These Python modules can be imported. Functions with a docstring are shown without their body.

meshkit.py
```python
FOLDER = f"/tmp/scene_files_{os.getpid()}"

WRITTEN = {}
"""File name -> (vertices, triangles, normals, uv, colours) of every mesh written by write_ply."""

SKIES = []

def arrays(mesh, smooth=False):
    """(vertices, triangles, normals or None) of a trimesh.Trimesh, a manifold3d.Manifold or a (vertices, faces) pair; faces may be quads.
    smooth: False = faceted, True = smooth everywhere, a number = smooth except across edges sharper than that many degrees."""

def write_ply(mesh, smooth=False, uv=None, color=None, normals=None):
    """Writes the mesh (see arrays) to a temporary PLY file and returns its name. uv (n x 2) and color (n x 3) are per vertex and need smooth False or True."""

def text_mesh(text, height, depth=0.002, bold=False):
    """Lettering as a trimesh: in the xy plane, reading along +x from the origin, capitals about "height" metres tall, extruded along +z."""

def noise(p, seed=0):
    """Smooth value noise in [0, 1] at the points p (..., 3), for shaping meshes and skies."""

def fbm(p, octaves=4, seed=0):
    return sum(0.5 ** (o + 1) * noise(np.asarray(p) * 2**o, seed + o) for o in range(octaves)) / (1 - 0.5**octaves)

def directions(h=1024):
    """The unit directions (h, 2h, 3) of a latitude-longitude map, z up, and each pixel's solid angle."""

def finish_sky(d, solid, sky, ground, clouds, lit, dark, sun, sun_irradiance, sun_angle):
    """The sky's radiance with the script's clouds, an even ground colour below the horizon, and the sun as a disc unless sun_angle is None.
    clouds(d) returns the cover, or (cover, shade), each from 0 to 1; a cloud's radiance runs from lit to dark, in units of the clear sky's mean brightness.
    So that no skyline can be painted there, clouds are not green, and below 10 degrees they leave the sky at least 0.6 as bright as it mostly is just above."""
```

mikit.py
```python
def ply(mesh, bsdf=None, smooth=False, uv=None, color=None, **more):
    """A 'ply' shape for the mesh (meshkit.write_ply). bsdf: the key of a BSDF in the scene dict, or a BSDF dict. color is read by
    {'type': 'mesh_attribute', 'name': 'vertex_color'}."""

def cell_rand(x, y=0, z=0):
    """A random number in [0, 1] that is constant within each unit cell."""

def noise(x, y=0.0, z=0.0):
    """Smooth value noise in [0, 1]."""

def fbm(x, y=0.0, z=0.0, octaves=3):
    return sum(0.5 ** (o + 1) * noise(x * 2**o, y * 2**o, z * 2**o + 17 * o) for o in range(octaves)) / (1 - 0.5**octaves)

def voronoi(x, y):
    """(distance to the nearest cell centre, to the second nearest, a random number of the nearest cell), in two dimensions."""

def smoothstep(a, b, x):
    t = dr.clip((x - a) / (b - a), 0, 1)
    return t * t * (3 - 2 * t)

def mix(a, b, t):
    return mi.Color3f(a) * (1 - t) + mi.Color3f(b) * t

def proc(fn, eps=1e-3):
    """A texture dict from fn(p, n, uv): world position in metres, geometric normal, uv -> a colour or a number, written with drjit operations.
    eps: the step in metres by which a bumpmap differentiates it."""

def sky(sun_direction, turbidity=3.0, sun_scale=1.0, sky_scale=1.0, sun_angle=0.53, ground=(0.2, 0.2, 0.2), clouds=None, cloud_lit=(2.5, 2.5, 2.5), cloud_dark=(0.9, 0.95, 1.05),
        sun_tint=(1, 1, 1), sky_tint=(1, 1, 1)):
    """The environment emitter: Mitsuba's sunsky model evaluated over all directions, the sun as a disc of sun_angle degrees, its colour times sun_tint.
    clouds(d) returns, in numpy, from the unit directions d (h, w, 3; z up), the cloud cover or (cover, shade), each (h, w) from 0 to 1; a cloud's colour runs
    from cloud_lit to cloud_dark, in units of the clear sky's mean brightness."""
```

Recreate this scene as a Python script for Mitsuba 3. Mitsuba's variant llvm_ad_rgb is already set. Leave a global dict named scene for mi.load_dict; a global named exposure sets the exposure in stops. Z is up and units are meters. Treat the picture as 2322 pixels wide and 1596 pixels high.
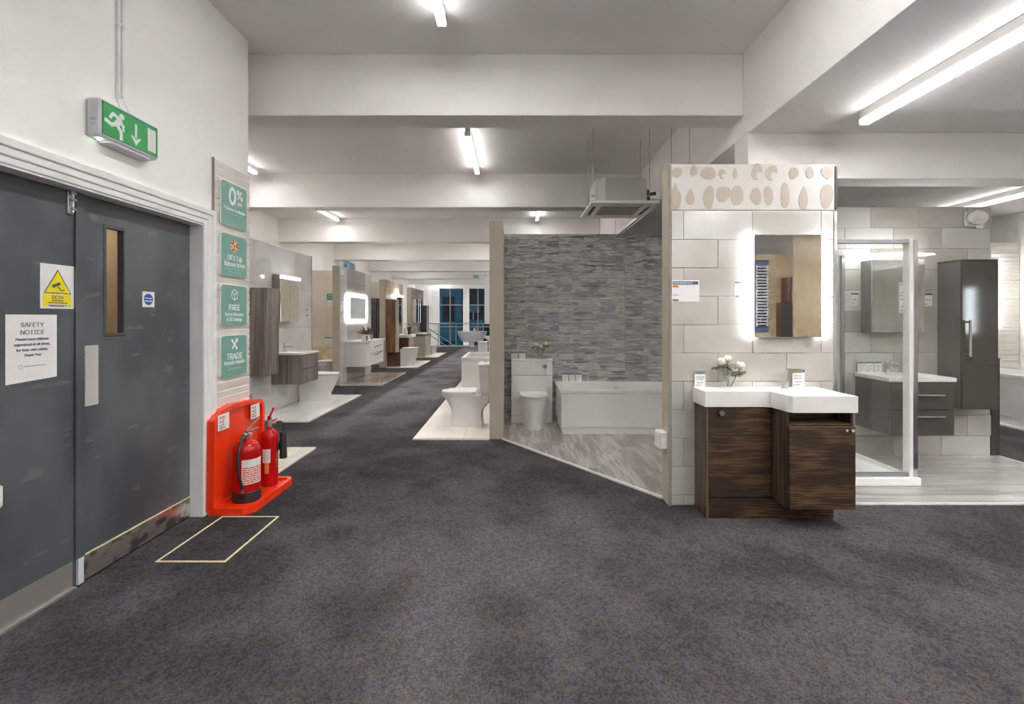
import math, random
import numpy as np, trimesh, mitsuba as mi, drjit as dr, mikit, meshkit
from shapely.geometry import Polygon, Point, box as sbox
from shapely import affinity
from shapely.ops import unary_union
T = mi.ScalarTransform4f
rng = random.Random(7)
scene, labels = {}, {}

# ------------------------------------------------------------------ camera, sky, exposure
scene['camera'] = {'type': 'perspective', 'fov': 96.28, 'fov_axis': 'x', 'near_clip': 0.05, 'far_clip': 200.0,
                   'principal_point_offset_x': -4 / 2322, 'principal_point_offset_y': 77 / 1596,
                   'to_world': T().look_at(origin=[0, 0, 1.45], target=[0, 1, 1.45], up=[0, 0, 1])}
scene['dusk_sky'] = {'type': 'constant', 'radiance': {'type': 'rgb', 'value': [0.05, 0.11, 0.16]}}
exposure = 1.34
TUBE = 80.0      # radiance of the strip lights
LED = 9.0        # radiance of the mirror lamps

# ------------------------------------------------------------------ materials
def lin(r, g, b):
    return [((c / 255) / 12.92 if c <= 10.3 else ((c / 255 + 0.055) / 1.055) ** 2.4) for c in (r, g, b)]
def rgb(c):
    return {'type': 'rgb', 'value': list(map(float, c))}
def mat(name, color, rough=0.5, metal=0.0, spec=0.5, **kw):
    col = color if isinstance(color, dict) else rgb(color)
    scene[name] = {'type': 'twosided', 'b': {'type': 'principled', 'base_color': col, 'roughness': rough, 'metallic': metal, 'specular': spec, **kw}}
    return name
def matte(name, color):
    col = color if isinstance(color, dict) else rgb(color)
    scene[name] = {'type': 'twosided', 'b': {'type': 'diffuse', 'reflectance': col}}
    return name
def dot3(p, a):
    return p.x * a[0] + p.y * a[1] + p.z * a[2]
def streak(c1, c2, c3, ax, ac, fa=2.0, fc=60.0, seed=0.0, mid=0.5):
    def fn(p, n, uv):
        a, c = dot3(p, ax), dot3(p, ac)
        t = mikit.fbm(a * fa + seed, c * fc, seed, 4)
        t2 = mikit.noise(a * fa * 0.5 + 3 + seed, c * fc * 0.12, 5)
        k = mikit.smoothstep(0.3, 0.7, t)
        col = mikit.mix(c1, c2, k)
        return mikit.mix(col, c3, mikit.smoothstep(mid, mid + 0.3, t2) * 0.75)
    return mikit.proc(fn)
def cloud(c1, c2, f=3.0, seed=0.0):
    def fn(p, n, uv):
        t = mikit.fbm(p.x * f + seed, p.y * f + 2.0 * seed, p.z * f, 4)
        return mikit.mix(c1, c2, mikit.smoothstep(0.3, 0.7, t))
    return mikit.proc(fn)
def carpet(p, n, uv):
    s = mikit.noise(p.x * 190, p.y * 190, 1) * 0.5 + mikit.noise(p.x * 95, p.y * 95, 4) * 0.3 + mikit.noise(p.x * 40, p.y * 40, 6) * 0.2
    b = mikit.fbm(p.x * 2.6, p.y * 2.6, 3, 5)
    tint = mikit.noise(p.x * 60 + 31, p.y * 60, 9)
    lane_sheen = mikit.smoothstep(-2.55, -2.35, p.x) * (1 - mikit.smoothstep(-1.45, -1.15, p.x)) * mikit.smoothstep(4.8, 9.0, p.y)  # grazing sheen of the far walkway, painted in as a lighter carpet lane
    big = mikit.fbm(p.x * 0.7 + 3, p.y * 0.7, 8, 3)
    k = (0.66 + 0.68 * mikit.smoothstep(0.2, 0.8, s)) * (0.72 + 0.56 * mikit.smoothstep(0.25, 0.75, b)) * (0.7 + 0.6 * big) * (1 + 1.5 * lane_sheen)
    return mikit.mix([0.046, 0.041, 0.039], [0.041, 0.040, 0.047], mikit.smoothstep(0.25, 0.75, tint)) * k
X3, Y3, Z3 = (1, 0, 0), (0, 1, 0), (0, 0, 1)
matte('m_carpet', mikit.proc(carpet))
matte('m_wall', [0.89, 0.875, 0.855])
matte('m_ceiling', [0.89, 0.875, 0.86])
matte('m_corridor', [0.66, 0.56, 0.42])
mat('m_gloss_white', [0.90, 0.895, 0.885], 0.12)
mat('m_ceramic', [0.90, 0.895, 0.88], 0.10)
mat('m_satin_white', [0.86, 0.855, 0.845], 0.35)
mat('m_paper', [0.80, 0.79, 0.785], 0.7)
mat('m_plastic_grey', [0.60, 0.62, 0.65], 0.4)
mat('m_chrome', [0.82, 0.83, 0.85], 0.12, 1.0)
def brushed(p, n, uv):
    t = mikit.fbm(p.y * 14 + p.x * 14, p.z * 22, 2, 4)
    return mikit.mix([0.22, 0.20, 0.18], [0.62, 0.58, 0.54], mikit.smoothstep(0.32, 0.62, t))
mat('m_kick_dirty', mikit.proc(brushed), 0.22, 0.9)
mat('m_steel', [0.40, 0.38, 0.36], 0.35, 0.7)
mat('m_push', [0.74, 0.73, 0.71], 0.25, 0.55)
mat('m_mirror', [0.93, 0.93, 0.93], 0.02, 1.0)
scene['m_mirror'] = {'type': 'twosided', 'b': {'type': 'conductor', 'material': 'none', 'specular_reflectance': rgb([0.86, 0.87, 0.87])}}
def doorpaint(p, n, uv):
    t = mikit.fbm(p.y * 3.2, p.z * 2.2, 1, 4)
    sc = mikit.smoothstep(0.74, 0.84, mikit.fbm(p.y * 7 + 5, p.z * 18, 4, 3))
    base = mikit.mix([0.036, 0.041, 0.046], [0.062, 0.068, 0.074], mikit.smoothstep(0.3, 0.72, t))
    return mikit.mix(base, [0.12, 0.12, 0.12], sc * 0.4)
mat('m_door', mikit.proc(doorpaint), 0.38)
mat('m_black', [0.012, 0.012, 0.013], 0.4)
mat('m_charcoal', [0.035, 0.035, 0.038], 0.5)
mat('m_ink', [0.045, 0.047, 0.052], 0.7)
mat('m_softink', [0.30, 0.30, 0.31], 0.7)
mat('m_navy', lin(70, 84, 108), 0.6)
mat('m_tealbar', lin(84, 112, 124), 0.6)
mat('m_orange', lin(205, 125, 70), 0.6)
mat('m_gold', lin(150, 125, 80), 0.6)
mat('m_yellow', lin(232, 212, 0), 0.5)
mat('m_blue', lin(28, 74, 150), 0.5)
mat('m_teal', lin(108, 154, 142), 0.45)
mat('m_teal_dark', lin(60, 140, 120), 0.5)
mat('m_text_white', [0.86, 0.87, 0.86], 0.6)
mat('m_text_pale', lin(150, 192, 182), 0.6)
mat('m_flagred', lin(200, 92, 66), 0.6)
mat('m_flagcream', lin(236, 190, 140), 0.6)
mat('m_flagnavy', lin(42, 60, 62), 0.6)
mat('m_exit', lin(34, 138, 68), 0.35)
mat('m_exit_dark', lin(30, 106, 84), 0.35)
mat('m_exit_white', [0.72, 0.73, 0.74], 0.4)
mat('m_red_stand', lin(216, 50, 16), 0.33)
mat('m_red', lin(158, 10, 14), 0.22)
mat('m_rubber', [0.012, 0.012, 0.012], 0.55)
mat('m_cream', lin(222, 206, 174), 0.6)
mat('m_taupe', lin(176, 166, 152), 0.6)
mat('m_trimgrey', lin(128, 122, 116), 0.5)
mat('m_grout', lin(206, 203, 196), 0.8)
mat('m_grout_grey', lin(150, 148, 144), 0.8)
mat('m_grout_dark', lin(44, 44, 43), 0.9)
mat('m_backing', lin(196, 193, 188), 0.7)
mat('m_adhesive', lin(178, 167, 156), 0.9)
TA = [mat('m_tile_stone', cloud(lin(184, 181, 175), lin(194, 191, 186), 2.2), 0.22),
      mat('m_tile_stone_b', cloud(lin(180, 177, 170), lin(190, 187, 181), 2.6, 3.0), 0.22)]
TP = [mat('m_patch_light', cloud(lin(196, 194, 189), lin(204, 202, 198), 3.0), 0.25),
      mat('m_patch_mid', cloud(lin(172, 168, 161), lin(182, 178, 171), 3.0, 2.0), 0.25),
      mat('m_patch_dark', cloud(lin(140, 136, 128), lin(158, 154, 146), 3.0, 5.0), 0.25)]
mat('m_rib', cloud(lin(212, 207, 199), lin(222, 218, 211), 4.0), 0.45)
mat('m_marble', cloud(lin(192, 191, 189), lin(214, 213, 211), 1.8, 4.0), 0.12)
mat('m_taupe_tile', cloud(lin(128, 122, 115), lin(142, 136, 128), 2.0), 0.2)
mat('m_grey_tile', cloud(lin(178, 178, 176), lin(192, 192, 190), 2.0), 0.18)
mat('m_cream_tile', cloud(lin(214, 204, 184), lin(224, 215, 197), 2.0), 0.3)
mat('m_brick_tile', cloud(lin(186, 168, 128), lin(212, 198, 164), 9.0), 0.6)
mat('m_beige_tile', cloud(lin(196, 174, 140), lin(222, 204, 174), 2.2, 1.0), 0.3)
mat('m_brown_stone', cloud(lin(120, 106, 96), lin(158, 142, 130), 3.0), 0.5)
mat('m_white_floor', cloud(lin(214, 213, 211), lin(226, 225, 223), 2.0), 0.10)
mat('m_pale_floor', cloud(lin(216, 207, 198), lin(226, 219, 212), 2.0), 0.25)
mat('m_gloss_floor', cloud(lin(112, 102, 94), lin(140, 130, 120), 2.0), 0.06)
mat('m_plank_pale', streak(lin(196, 190, 180), lin(212, 206, 196), lin(180, 172, 160), Y3, X3, 1.5, 30), 0.3)
mat('m_plank_end', streak(lin(150, 132, 108), lin(186, 172, 150), lin(130, 110, 90), Z3, Y3, 1.2, 16), 0.45)
PL = [mat('m_plank_%d' % i, streak(lin(*a), lin(*b), lin(*c), Y3, X3, 3.5, 34, 2.0 * i, 0.5), 0.28) for i, (a, b, c) in enumerate([
    ((132, 128, 123), (170, 166, 161), (112, 107, 102)), ((140, 136, 131), (180, 176, 171), (120, 115, 110)), ((124, 119, 114), (162, 157, 151), (104, 99, 93))])]
PR = [mat('m_slat_%d' % i, streak(lin(*a), lin(*b), lin(*c), X3, Y3, 1.6, 22, 2.0 * i, 0.5), 0.3) for i, (a, b, c) in enumerate([
    ((140, 139, 137), (166, 165, 163), (124, 122, 120)), ((150, 149, 147), (176, 175, 173), (134, 132, 130)), ((132, 131, 129), (158, 157, 155), (118, 116, 114))])]
ST = [mat('m_ledge_%d' % i, streak(lin(*a), lin(*b), lin(*c), X3, Z3, 16.0, 110, 3.0 * i, 0.55), 0.7) for i, (a, b, c) in enumerate([
    ((146, 148, 146), (188, 189, 185), (104, 106, 105)), ((162, 163, 160), (202, 202, 198), (124, 126, 124)), ((118, 121, 121), (162, 164, 163), (80, 83, 84)), ((150, 153, 154), (192, 195, 195), (108, 111, 113))])]
mat('m_wenge', streak(lin(36, 26, 19), lin(70, 51, 34), lin(27, 19, 15), X3, Z3, 8.0, 120, 0.0, 0.45), 0.4)
mat('m_wenge_side', streak(lin(38, 29, 23), lin(62, 49, 38), lin(28, 21, 17), Z3, Y3, 2.0, 60, 3.0, 0.5), 0.45)
mat('m_wenge_edge', lin(74, 57, 41), 0.5)
mat('m_greywood', streak(lin(84, 76, 72), lin(118, 110, 104), lin(66, 58, 54), Z3, (0.9, 1, 0), 1.6, 46, 1.0, 0.5), 0.45)
mat('m_rustwood', streak(lin(76, 48, 25), lin(112, 76, 42), lin(48, 28, 14), Z3, (1, 1, 0), 2.4, 26, 1.0, 0.5), 0.45)
mat('m_darkbrown', lin(66, 40, 28), 0.5)
mat('m_grey_gloss', lin(66, 63, 60), 0.08)
mat('m_grey_side', lin(90, 87, 84), 0.2)
mat('m_taupe_gloss', lin(160, 152, 140), 0.2)
mat('m_leaf', lin(66, 84, 40), 0.5)
mat('m_leaf_dark', lin(58, 52, 34), 0.5)
mat('m_petal', lin(236, 234, 212), 0.6)
mat('m_stem', lin(90, 96, 70), 0.6)
mat('m_flower_cream', lin(240, 234, 190), 0.6)
mat('m_metal_unit', lin(196, 196, 192), 0.4)
mat('m_grille', lin(150, 150, 146), 0.6)
mat('m_silver', lin(150, 152, 156), 0.3, 0.7)
mat('m_facade', lin(64, 132, 140), 0.8)
mat('m_facade_dark', lin(16, 26, 46), 0.5)
mat('m_dark_floor', lin(40, 52, 62), 0.5)
scene['m_glass'] = {'type': 'thindielectric', 'int_ior': 1.5}
scene['m_tint'] = {'type': 'thindielectric', 'int_ior': 1.5, 'specular_transmittance': rgb([0.95, 0.97, 0.96])}
def em(v, tint=(1, 1, 1)):
    return {'type': 'area', 'radiance': rgb([v * t for t in tint])}

# ------------------------------------------------------------------ naming
def numbered(k):
    if k not in TAKEN: return k
    i = COUNT.get(k, 0) + 1
    while '%s_%03d' % (k, i) in TAKEN: i += 1
    COUNT[k] = i
    return '%s_%03d' % (k, i)
COUNT, TAKEN = {}, set()
def thing(name, label, cat, group=None):
    k = numbered(name); TAKEN.add(k)
    labels[k] = {'label': label, 'category': cat}
    if group: labels[k]['group'] = group
    return k
def struct(name):
    TAKEN.add(name); labels[name] = {'kind': 'structure'}
    return name
def put(k, mesh, m, smooth=False, emit=None):
    if isinstance(mesh, list): mesh = trimesh.util.concatenate(mesh)
    d = mikit.ply(mesh, m, smooth)
    if emit is not None: d['emitter'] = emit
    scene[k] = d
    return k
def part(parent, name, mesh, m, smooth=False, emit=None, label=None, stuff=False):
    k = numbered(parent + '__' + name); TAKEN.add(k)
    put(k, mesh, m, smooth, emit)
    if label or stuff: labels[k] = {}
    if label: labels[k]['label'] = label
    if stuff: labels[k]['kind'] = 'stuff'
    return k
def whole(name, label, cat, mesh, m, smooth=False, group=None, emit=None):
    k = thing(name, label, cat, group)
    return put(k, mesh, m, smooth, emit)

# ------------------------------------------------------------------ mesh helpers
def bx(x0, x1, y0, y1, z0, z1, c=0.0):
    if c <= 0:
        m = trimesh.creation.box((x1 - x0, y1 - y0, z1 - z0)); m.apply_translation(((x0 + x1) / 2, (y0 + y1) / 2, (z0 + z1) / 2)); return m
    P = []
    for i, x in ((1, x0), (-1, x1)):
        for j, y in ((1, y0), (-1, y1)):
            for k, z in ((1, z0), (-1, z1)):
                P += [(x + i * c, y + j * c, z), (x + i * c, y, z + k * c), (x, y + j * c, z + k * c)]
    return trimesh.convex.convex_hull(np.array(P))
def pane(o, u, v, w, h):
    o, u, v = (np.array(a, float) for a in (o, u, v))
    return trimesh.Trimesh(np.array([o, o + w * u, o + w * u + h * v, o + h * v]), np.array([[0, 1, 2], [0, 2, 3]]), process=False)
def mat4(o, u, v):
    M = np.eye(4); u, v = np.array(u, float), np.array(v, float)
    M[:3, 0], M[:3, 1], M[:3, 2], M[:3, 3] = u, v, np.cross(u, v), o
    return M
FC = (X3, Z3)                    # faces -y (towards the camera)
LW = (Y3, Z3)                    # faces +x
RW = ((0, -1, 0), Z3)            # faces -x
UP = (X3, Y3)                    # faces up
BK = ((-1, 0, 0), Z3)            # faces +y
def extr(poly, d, o, uv):
    m = [trimesh.creation.extrude_polygon(g, d, engine='earcut') for g in getattr(poly, 'geoms', [poly]) if g.area > 1e-9]
    m = trimesh.util.concatenate(m); m.apply_transform(mat4(o, *uv)); return m
def rrect(w, h, r, n=5):
    return sbox(-w / 2 + r, -h / 2 + r, w / 2 - r, h / 2 - r).buffer(r, quad_segs=n)
def plate(cu, cv, w, h, d, o, uv, r=0.0):
    p = affinity.translate(rrect(w, h, r) if r else sbox(-w / 2, -h / 2, w / 2, h / 2), cu, cv)
    return extr(p, d, o, uv)
def cyl(p0, p1, r, n=20, r1=None):
    p0, p1 = np.array(p0, float), np.array(p1, float)
    return tube([p0, p1], [r, r if r1 is None else r1], n)
def tube(path, r, n=12):
    P = np.array(path, float); k = len(P); R = np.full(k, r) if np.isscalar(r) else np.array(r, float)
    d = np.gradient(P, axis=0); d /= np.linalg.norm(d, axis=1, keepdims=True)
    a = np.cross(d[0], (0, 0, 1) if abs(d[0][2]) < 0.9 else (1, 0, 0)); a /= np.linalg.norm(a)
    t = np.arange(n) * 2 * np.pi / n; V = []
    for i in range(k):
        a = a - d[i] * (a @ d[i]); a /= np.linalg.norm(a); b = np.cross(d[i], a)
        V.append(P[i] + R[i] * (np.cos(t)[:, None] * a + np.sin(t)[:, None] * b))
    return loft(V)
def loft(rings, cap=True):
    n = len(rings[0]); V = np.vstack(rings); F = []
    i = np.arange(n); j = (i + 1) % n
    for k in range(len(rings) - 1):
        a, b = k * n, (k + 1) * n
        F += [np.stack([a + i, a + j, b + j], 1), np.stack([a + i, b + j, b + i], 1)]
    if cap:
        V = np.vstack([V, rings[0].mean(0), rings[-1].mean(0)]); c0, c1 = len(V) - 2, len(V) - 1; e = (len(rings) - 1) * n
        F += [np.stack([j, i, i * 0 + c0], 1), np.stack([e + i, e + j, i * 0 + c1], 1)]
    m = trimesh.Trimesh(V, np.vstack(F), process=False)
    if cap and m.volume < 0: m.invert()
    return m
def lathe(prof, c=(0, 0, 0), n=28):
    t = np.arange(n) * 2 * np.pi / n
    return loft([np.stack([c[0] + r * np.cos(t), c[1] + r * np.sin(t), t * 0 + c[2] + z], 1) for r, z in prof])
def diff(a, b):
    return trimesh.boolean.difference([a] + (b if isinstance(b, list) else [b]), engine='manifold')
def moved(m, loc, rot=0.0):
    m = m.copy(); m.apply_transform(trimesh.transformations.rotation_matrix(math.radians(rot), (0, 0, 1))); m.apply_translation(loc); return m
def text(s, h, o, uv, align='c', bold=False, maxw=None, d=0.0012):
    m = meshkit.text_mesh(s, h, d, bold); b = m.bounds
    if maxw and b[1][0] - b[0][0] > maxw: m.apply_scale((maxw / (b[1][0] - b[0][0]), 1, 1)); b = m.bounds
    m.apply_translation((-(b[0][0] + b[1][0]) / 2 if align == 'c' else -b[0][0], 0, 0)); m.apply_transform(mat4(o, *uv)); return m
def on(o, uv, a, b, n=0.0):
    u, v = np.array(uv[0], float), np.array(uv[1], float)
    return np.array(o, float) + a * u + b * v + n * np.cross(u, v)
def bars(o, uv, rows, h, seed=1, d=0.001):
    """small print too blurred to read: short strokes. rows: (u0, u1, v)"""
    r = random.Random(seed); out = []
    for u0, u1, v in rows:
        a = u0
        while a < u1 - 1e-4:
            w = min(r.uniform(1.2, 4.5) * h, u1 - a)
            out.append(extr(sbox(a, v, a + w, v + h), d, o, uv)); a += w + 0.6 * h
    return trimesh.util.concatenate(out)
def tiles(parent, name, o, uv, W, H, tw, th, mats, shift=None, gap=0.003, d=0.009, v0=0.0, u0=0.0, pick=None, clip=None, c=0.0012):
    """Single tiles over a W x H face, each an entry of its own."""
    rows = int(math.ceil((H - v0) / th)); k = 0
    for r in range(rows):
        s = u0 + (shift[r % len(shift)] if shift else 0.0)
        n0 = int(math.floor(-s / tw)) - 1
        for q in range(n0, n0 + int(W / tw) + 4):
            a, b = max(0, s + q * tw), min(W, s + (q + 1) * tw); e, f = max(0, v0 + r * th), min(H, v0 + (r + 1) * th)
            if b - a < 0.02 or f - e < 0.02: continue
            g = sbox(a + gap / 2, e + gap / 2, b - gap / 2, f - gap / 2)
            if clip is not None:
                g = g.intersection(clip)
                if g.is_empty or g.area < 2e-4 or g.geom_type != 'Polygon': continue
                m = extr(g, d, o, uv)
            else:
                m = bx(a + gap / 2, b - gap / 2, e + gap / 2, f - gap / 2, 0, d, c); m.apply_transform(mat4(o, *uv))
            mm = pick(r, q, k) if pick else mats[rng.randrange(len(mats))]
            part(parent, name, m, mm); k += 1
def dring(w, L, z, cx=0, yb=0.0, nose=0.55, n=14, back=0.03):
    """D-shaped outline, straight at the back (y = yb), rounded towards -y."""
    a = np.linspace(0, np.pi, n); f = L * nose
    P = [(w / 2 * math.cos(t), yb - (L - f) - f * math.sin(t) ** 0.9) for t in a]
    P = [(w / 2, yb - back), (w / 2 - back, yb)][::-1] + P + [(-w / 2, yb - back), (-w / 2 + back, yb)]
    return np.array([(x + cx, y, z) for x, y in P])

# ================================================================== STRUCTURE
CEIL, SOF, BEAM = 3.81, 3.07, 3.26
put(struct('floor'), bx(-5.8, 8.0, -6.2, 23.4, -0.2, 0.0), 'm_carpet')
put(struct('ceiling'), [bx(-5.8, 2.05, -6.2, 27.0, CEIL, CEIL + 0.1)], 'm_ceiling')
put(struct('ceiling_right'), [bx(2.051, 8.0, -6.2, 27.0, SOF, CEIL + 0.1)], 'm_ceiling')
for i in range(-2, 7):
    y = 4.10 + 3.40 * i
    part('ceiling', 'beam', bx(-5.6 if y > 3.9 else -2.27, 2.05, y, y + 0.27, BEAM, CEIL - 0.001, 0.004), 'm_wall')
put(struct('wall_bulkhead'), bx(2.051, 7.78, 4.02, 4.26, 2.67, SOF, 0.004), 'm_wall')
# left front wall with the double doors
LX = -2.27
put(struct('wall_left'), [bx(LX - 0.2, LX, 3.36, 3.92, 0, CEIL), bx(LX - 0.2, LX, -6.0, 1.60, 0, CEIL), bx(LX - 0.2, LX, 1.60, 3.36, 2.15, CEIL)], 'm_wall')
W = struct('wall_far_left')
win = bx(-5.85, -5.55, 15.05, 16.25, 1.9, 3.36)
wl = diff(bx(-5.8, -5.6, 3.9, 26.2, -3, CEIL), win)
put(W, [wl, bx(-5.7, LX - 0.2, 3.72, 3.92, 0, CEIL)], 'm_wall')
put(struct('window_1'), pane((-5.72, 15.05, 1.9), Y3, Z3, 1.2, 1.46), 'm_glass')
part('window_1', 'frame', [bx(-5.76, -5.62, 15.05, 15.11, 1.9, 3.36), bx(-5.76, -5.62, 16.19, 16.25, 1.9, 3.36), bx(-5.76, -5.62, 15.11, 16.19, 1.9, 1.96), bx(-5.76, -5.62, 15.5, 15.54, 1.96, 3.3)], 'm_satin_white')
put(struct('wall_right'), bx(7.78, 7.98, -6.2, 12.2, 0, SOF + 0.1), 'm_wall')
put(struct('wall_back'), bx(-2.5, 7.98, -6.2, -6.0, 0, CEIL), 'm_wall')
put(struct('wall_far_right'), [bx(2.2, 7.98, 12.0, 12.2, 0, SOF + 0.1), bx(2.1, 2.3, 12.2, 26.2, -3, CEIL)], 'm_wall')
# window wall at the far end, over the stair well
put(struct('wall_far'), [bx(-5.8, -4.22, 26.0, 26.2, -3, CEIL), bx(-2.88, -2.53, 26.0, 26.2, -3, CEIL), bx(1.0, 2.3, 26.0, 26.2, -3, CEIL), bx(-4.22, 1.0, 26.0, 26.2, 3.12, CEIL), bx(-4.22, 1.0, 26.0, 26.2, -3, -2.4)], 'm_wall')
for i in range(7):
    x = -5.55 + i * 0.19
    part('wall_far', 'panel', bx(x, x + 0.18, 25.96, 26.0, 0.0, 3.0, 0.004), 'm_satin_white')
for n, (a, b) in enumerate(((-4.22, -2.88), (-2.53, 1.0))):
    k = struct('window_%d' % (n + 2)); put(k, pane((a, 26.1, -2.4), X3, Z3, b - a, 5.52), 'm_glass')
    part(k, 'transom', [bx(a, b, 26.05, 26.11, 2.16, 2.22), bx(a, b, 26.05, 26.11, 0.92, 0.98)], 'm_silver')
    part(k, 'mullion', [bx(a + f * (b - a) - 0.03, a + f * (b - a) + 0.03, 26.05, 26.11, -2.4, 3.12) for f in ((0.45,) if n == 0 else (0.14, 0.5))], 'm_silver')
put(struct('wall_stair_well'), [bx(-5.6, 2.1, 23.4, 26.0, -3.1, -3.0), bx(-5.6, 2.1, 23.3, 23.4, -3.0, -0.2)], 'm_wall')
put(struct('trim_1'), bx(-5.6, 2.1, 23.36, 23.46, 0.0, 0.05, 0.005), 'm_satin_white')
# what the far windows look out on
k = thing('office_building', 'teal building seen in the dusk through the far windows', 'building')
part(k, 'facade', bx(-9.0, -4.4, 38.0, 44.0, -6, 9), 'm_facade')
part(k, 'facade', bx(-4.4, 6.0, 39.0, 44.0, -6, 9), 'm_facade_dark')
for i, (a, b, e, f) in enumerate(((-5.9, -4.9, 1.2, 3.2), (-5.9, -4.9, -2.4, -0.5), (-7.6, -6.6, 1.2, 3.2), (-4.0, -2.6, 0.2, 1.3), (-3.9, -2.9, 1.9, 2.6), (-1.6, 0.3, 0.0, 1.2))):
    part(k, 'window', bx(a, b, 37.95 if a < -4.4 else 38.95, 38.0 if a < -4.4 else 39.0, e, f), 'm_facade_dark' if i < 3 else 'm_facade')
put(struct('ground'), bx(-30, 30, 26.3, 60, -6.1, -6.0), 'm_dark_floor')

# corridor behind the doors, seen through the vision panel
put(struct('wall_corridor'), [bx(-4.4, -4.3, 0.4, 3.72, 0, 2.7), bx(-4.3, LX - 0.2, 0.4, 0.5, 0, 2.7), bx(-4.3, LX - 0.2, 3.6, 3.72, 0, 2.7), bx(-4.4, LX - 0.2, 0.4, 3.72, 2.7, 2.8), bx(-4.4, LX - 0.2, 0.4, 3.72, -0.1, 0.0)], 'm_corridor')
k = thing('corridor_lamp', 'round ceiling lamp in the corridor behind the grey doors', 'lamp')
part(k, 'diffuser', lathe([(0.0, 0), (0.14, 0.005), (0.16, 0.03), (0.16, 0.0599)], (-3.3, 2.9, 2.64)), 'm_satin_white', True, em(26.0, (1, 0.84, 0.64)))
part(k, 'rim', [lathe([(0.165, 0.04), (0.18, 0.045), (0.18, 0.0599)], (-3.3, 2.9, 2.64))], 'm_satin_white', True)

# ---- double door
D = struct('door_1'); DX = -2.36
r = []
for a, b, h0, h1 in ((0.0, 0.035, 0.012, 0), (0.035, 0.075, 0.02, 0), (0.075, 0.115, 0.03, 0)):
    r += [bx(LX, LX + h0, 3.36 + a - 0.012, 3.36 + b - 0.012, 0, 2.15 + b - 0.012, 0.003), bx(LX, LX + h0, 1.60 - b + 0.012, 1.60 - a + 0.012, 0, 2.15 + b - 0.012, 0.003), bx(LX, LX + h0, 1.60 - a, 3.36 + a, 2.15 + a - 0.012, 2.15 + b - 0.012, 0.003)]
r += [bx(DX - 0.06, LX + 0.004, 3.345, 3.36, 0, 2.15), bx(DX - 0.06, LX + 0.004, 1.60, 1.615, 0, 2.15), bx(DX - 0.06, LX + 0.004, 1.615, 3.345, 2.126, 2.15)]
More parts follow.
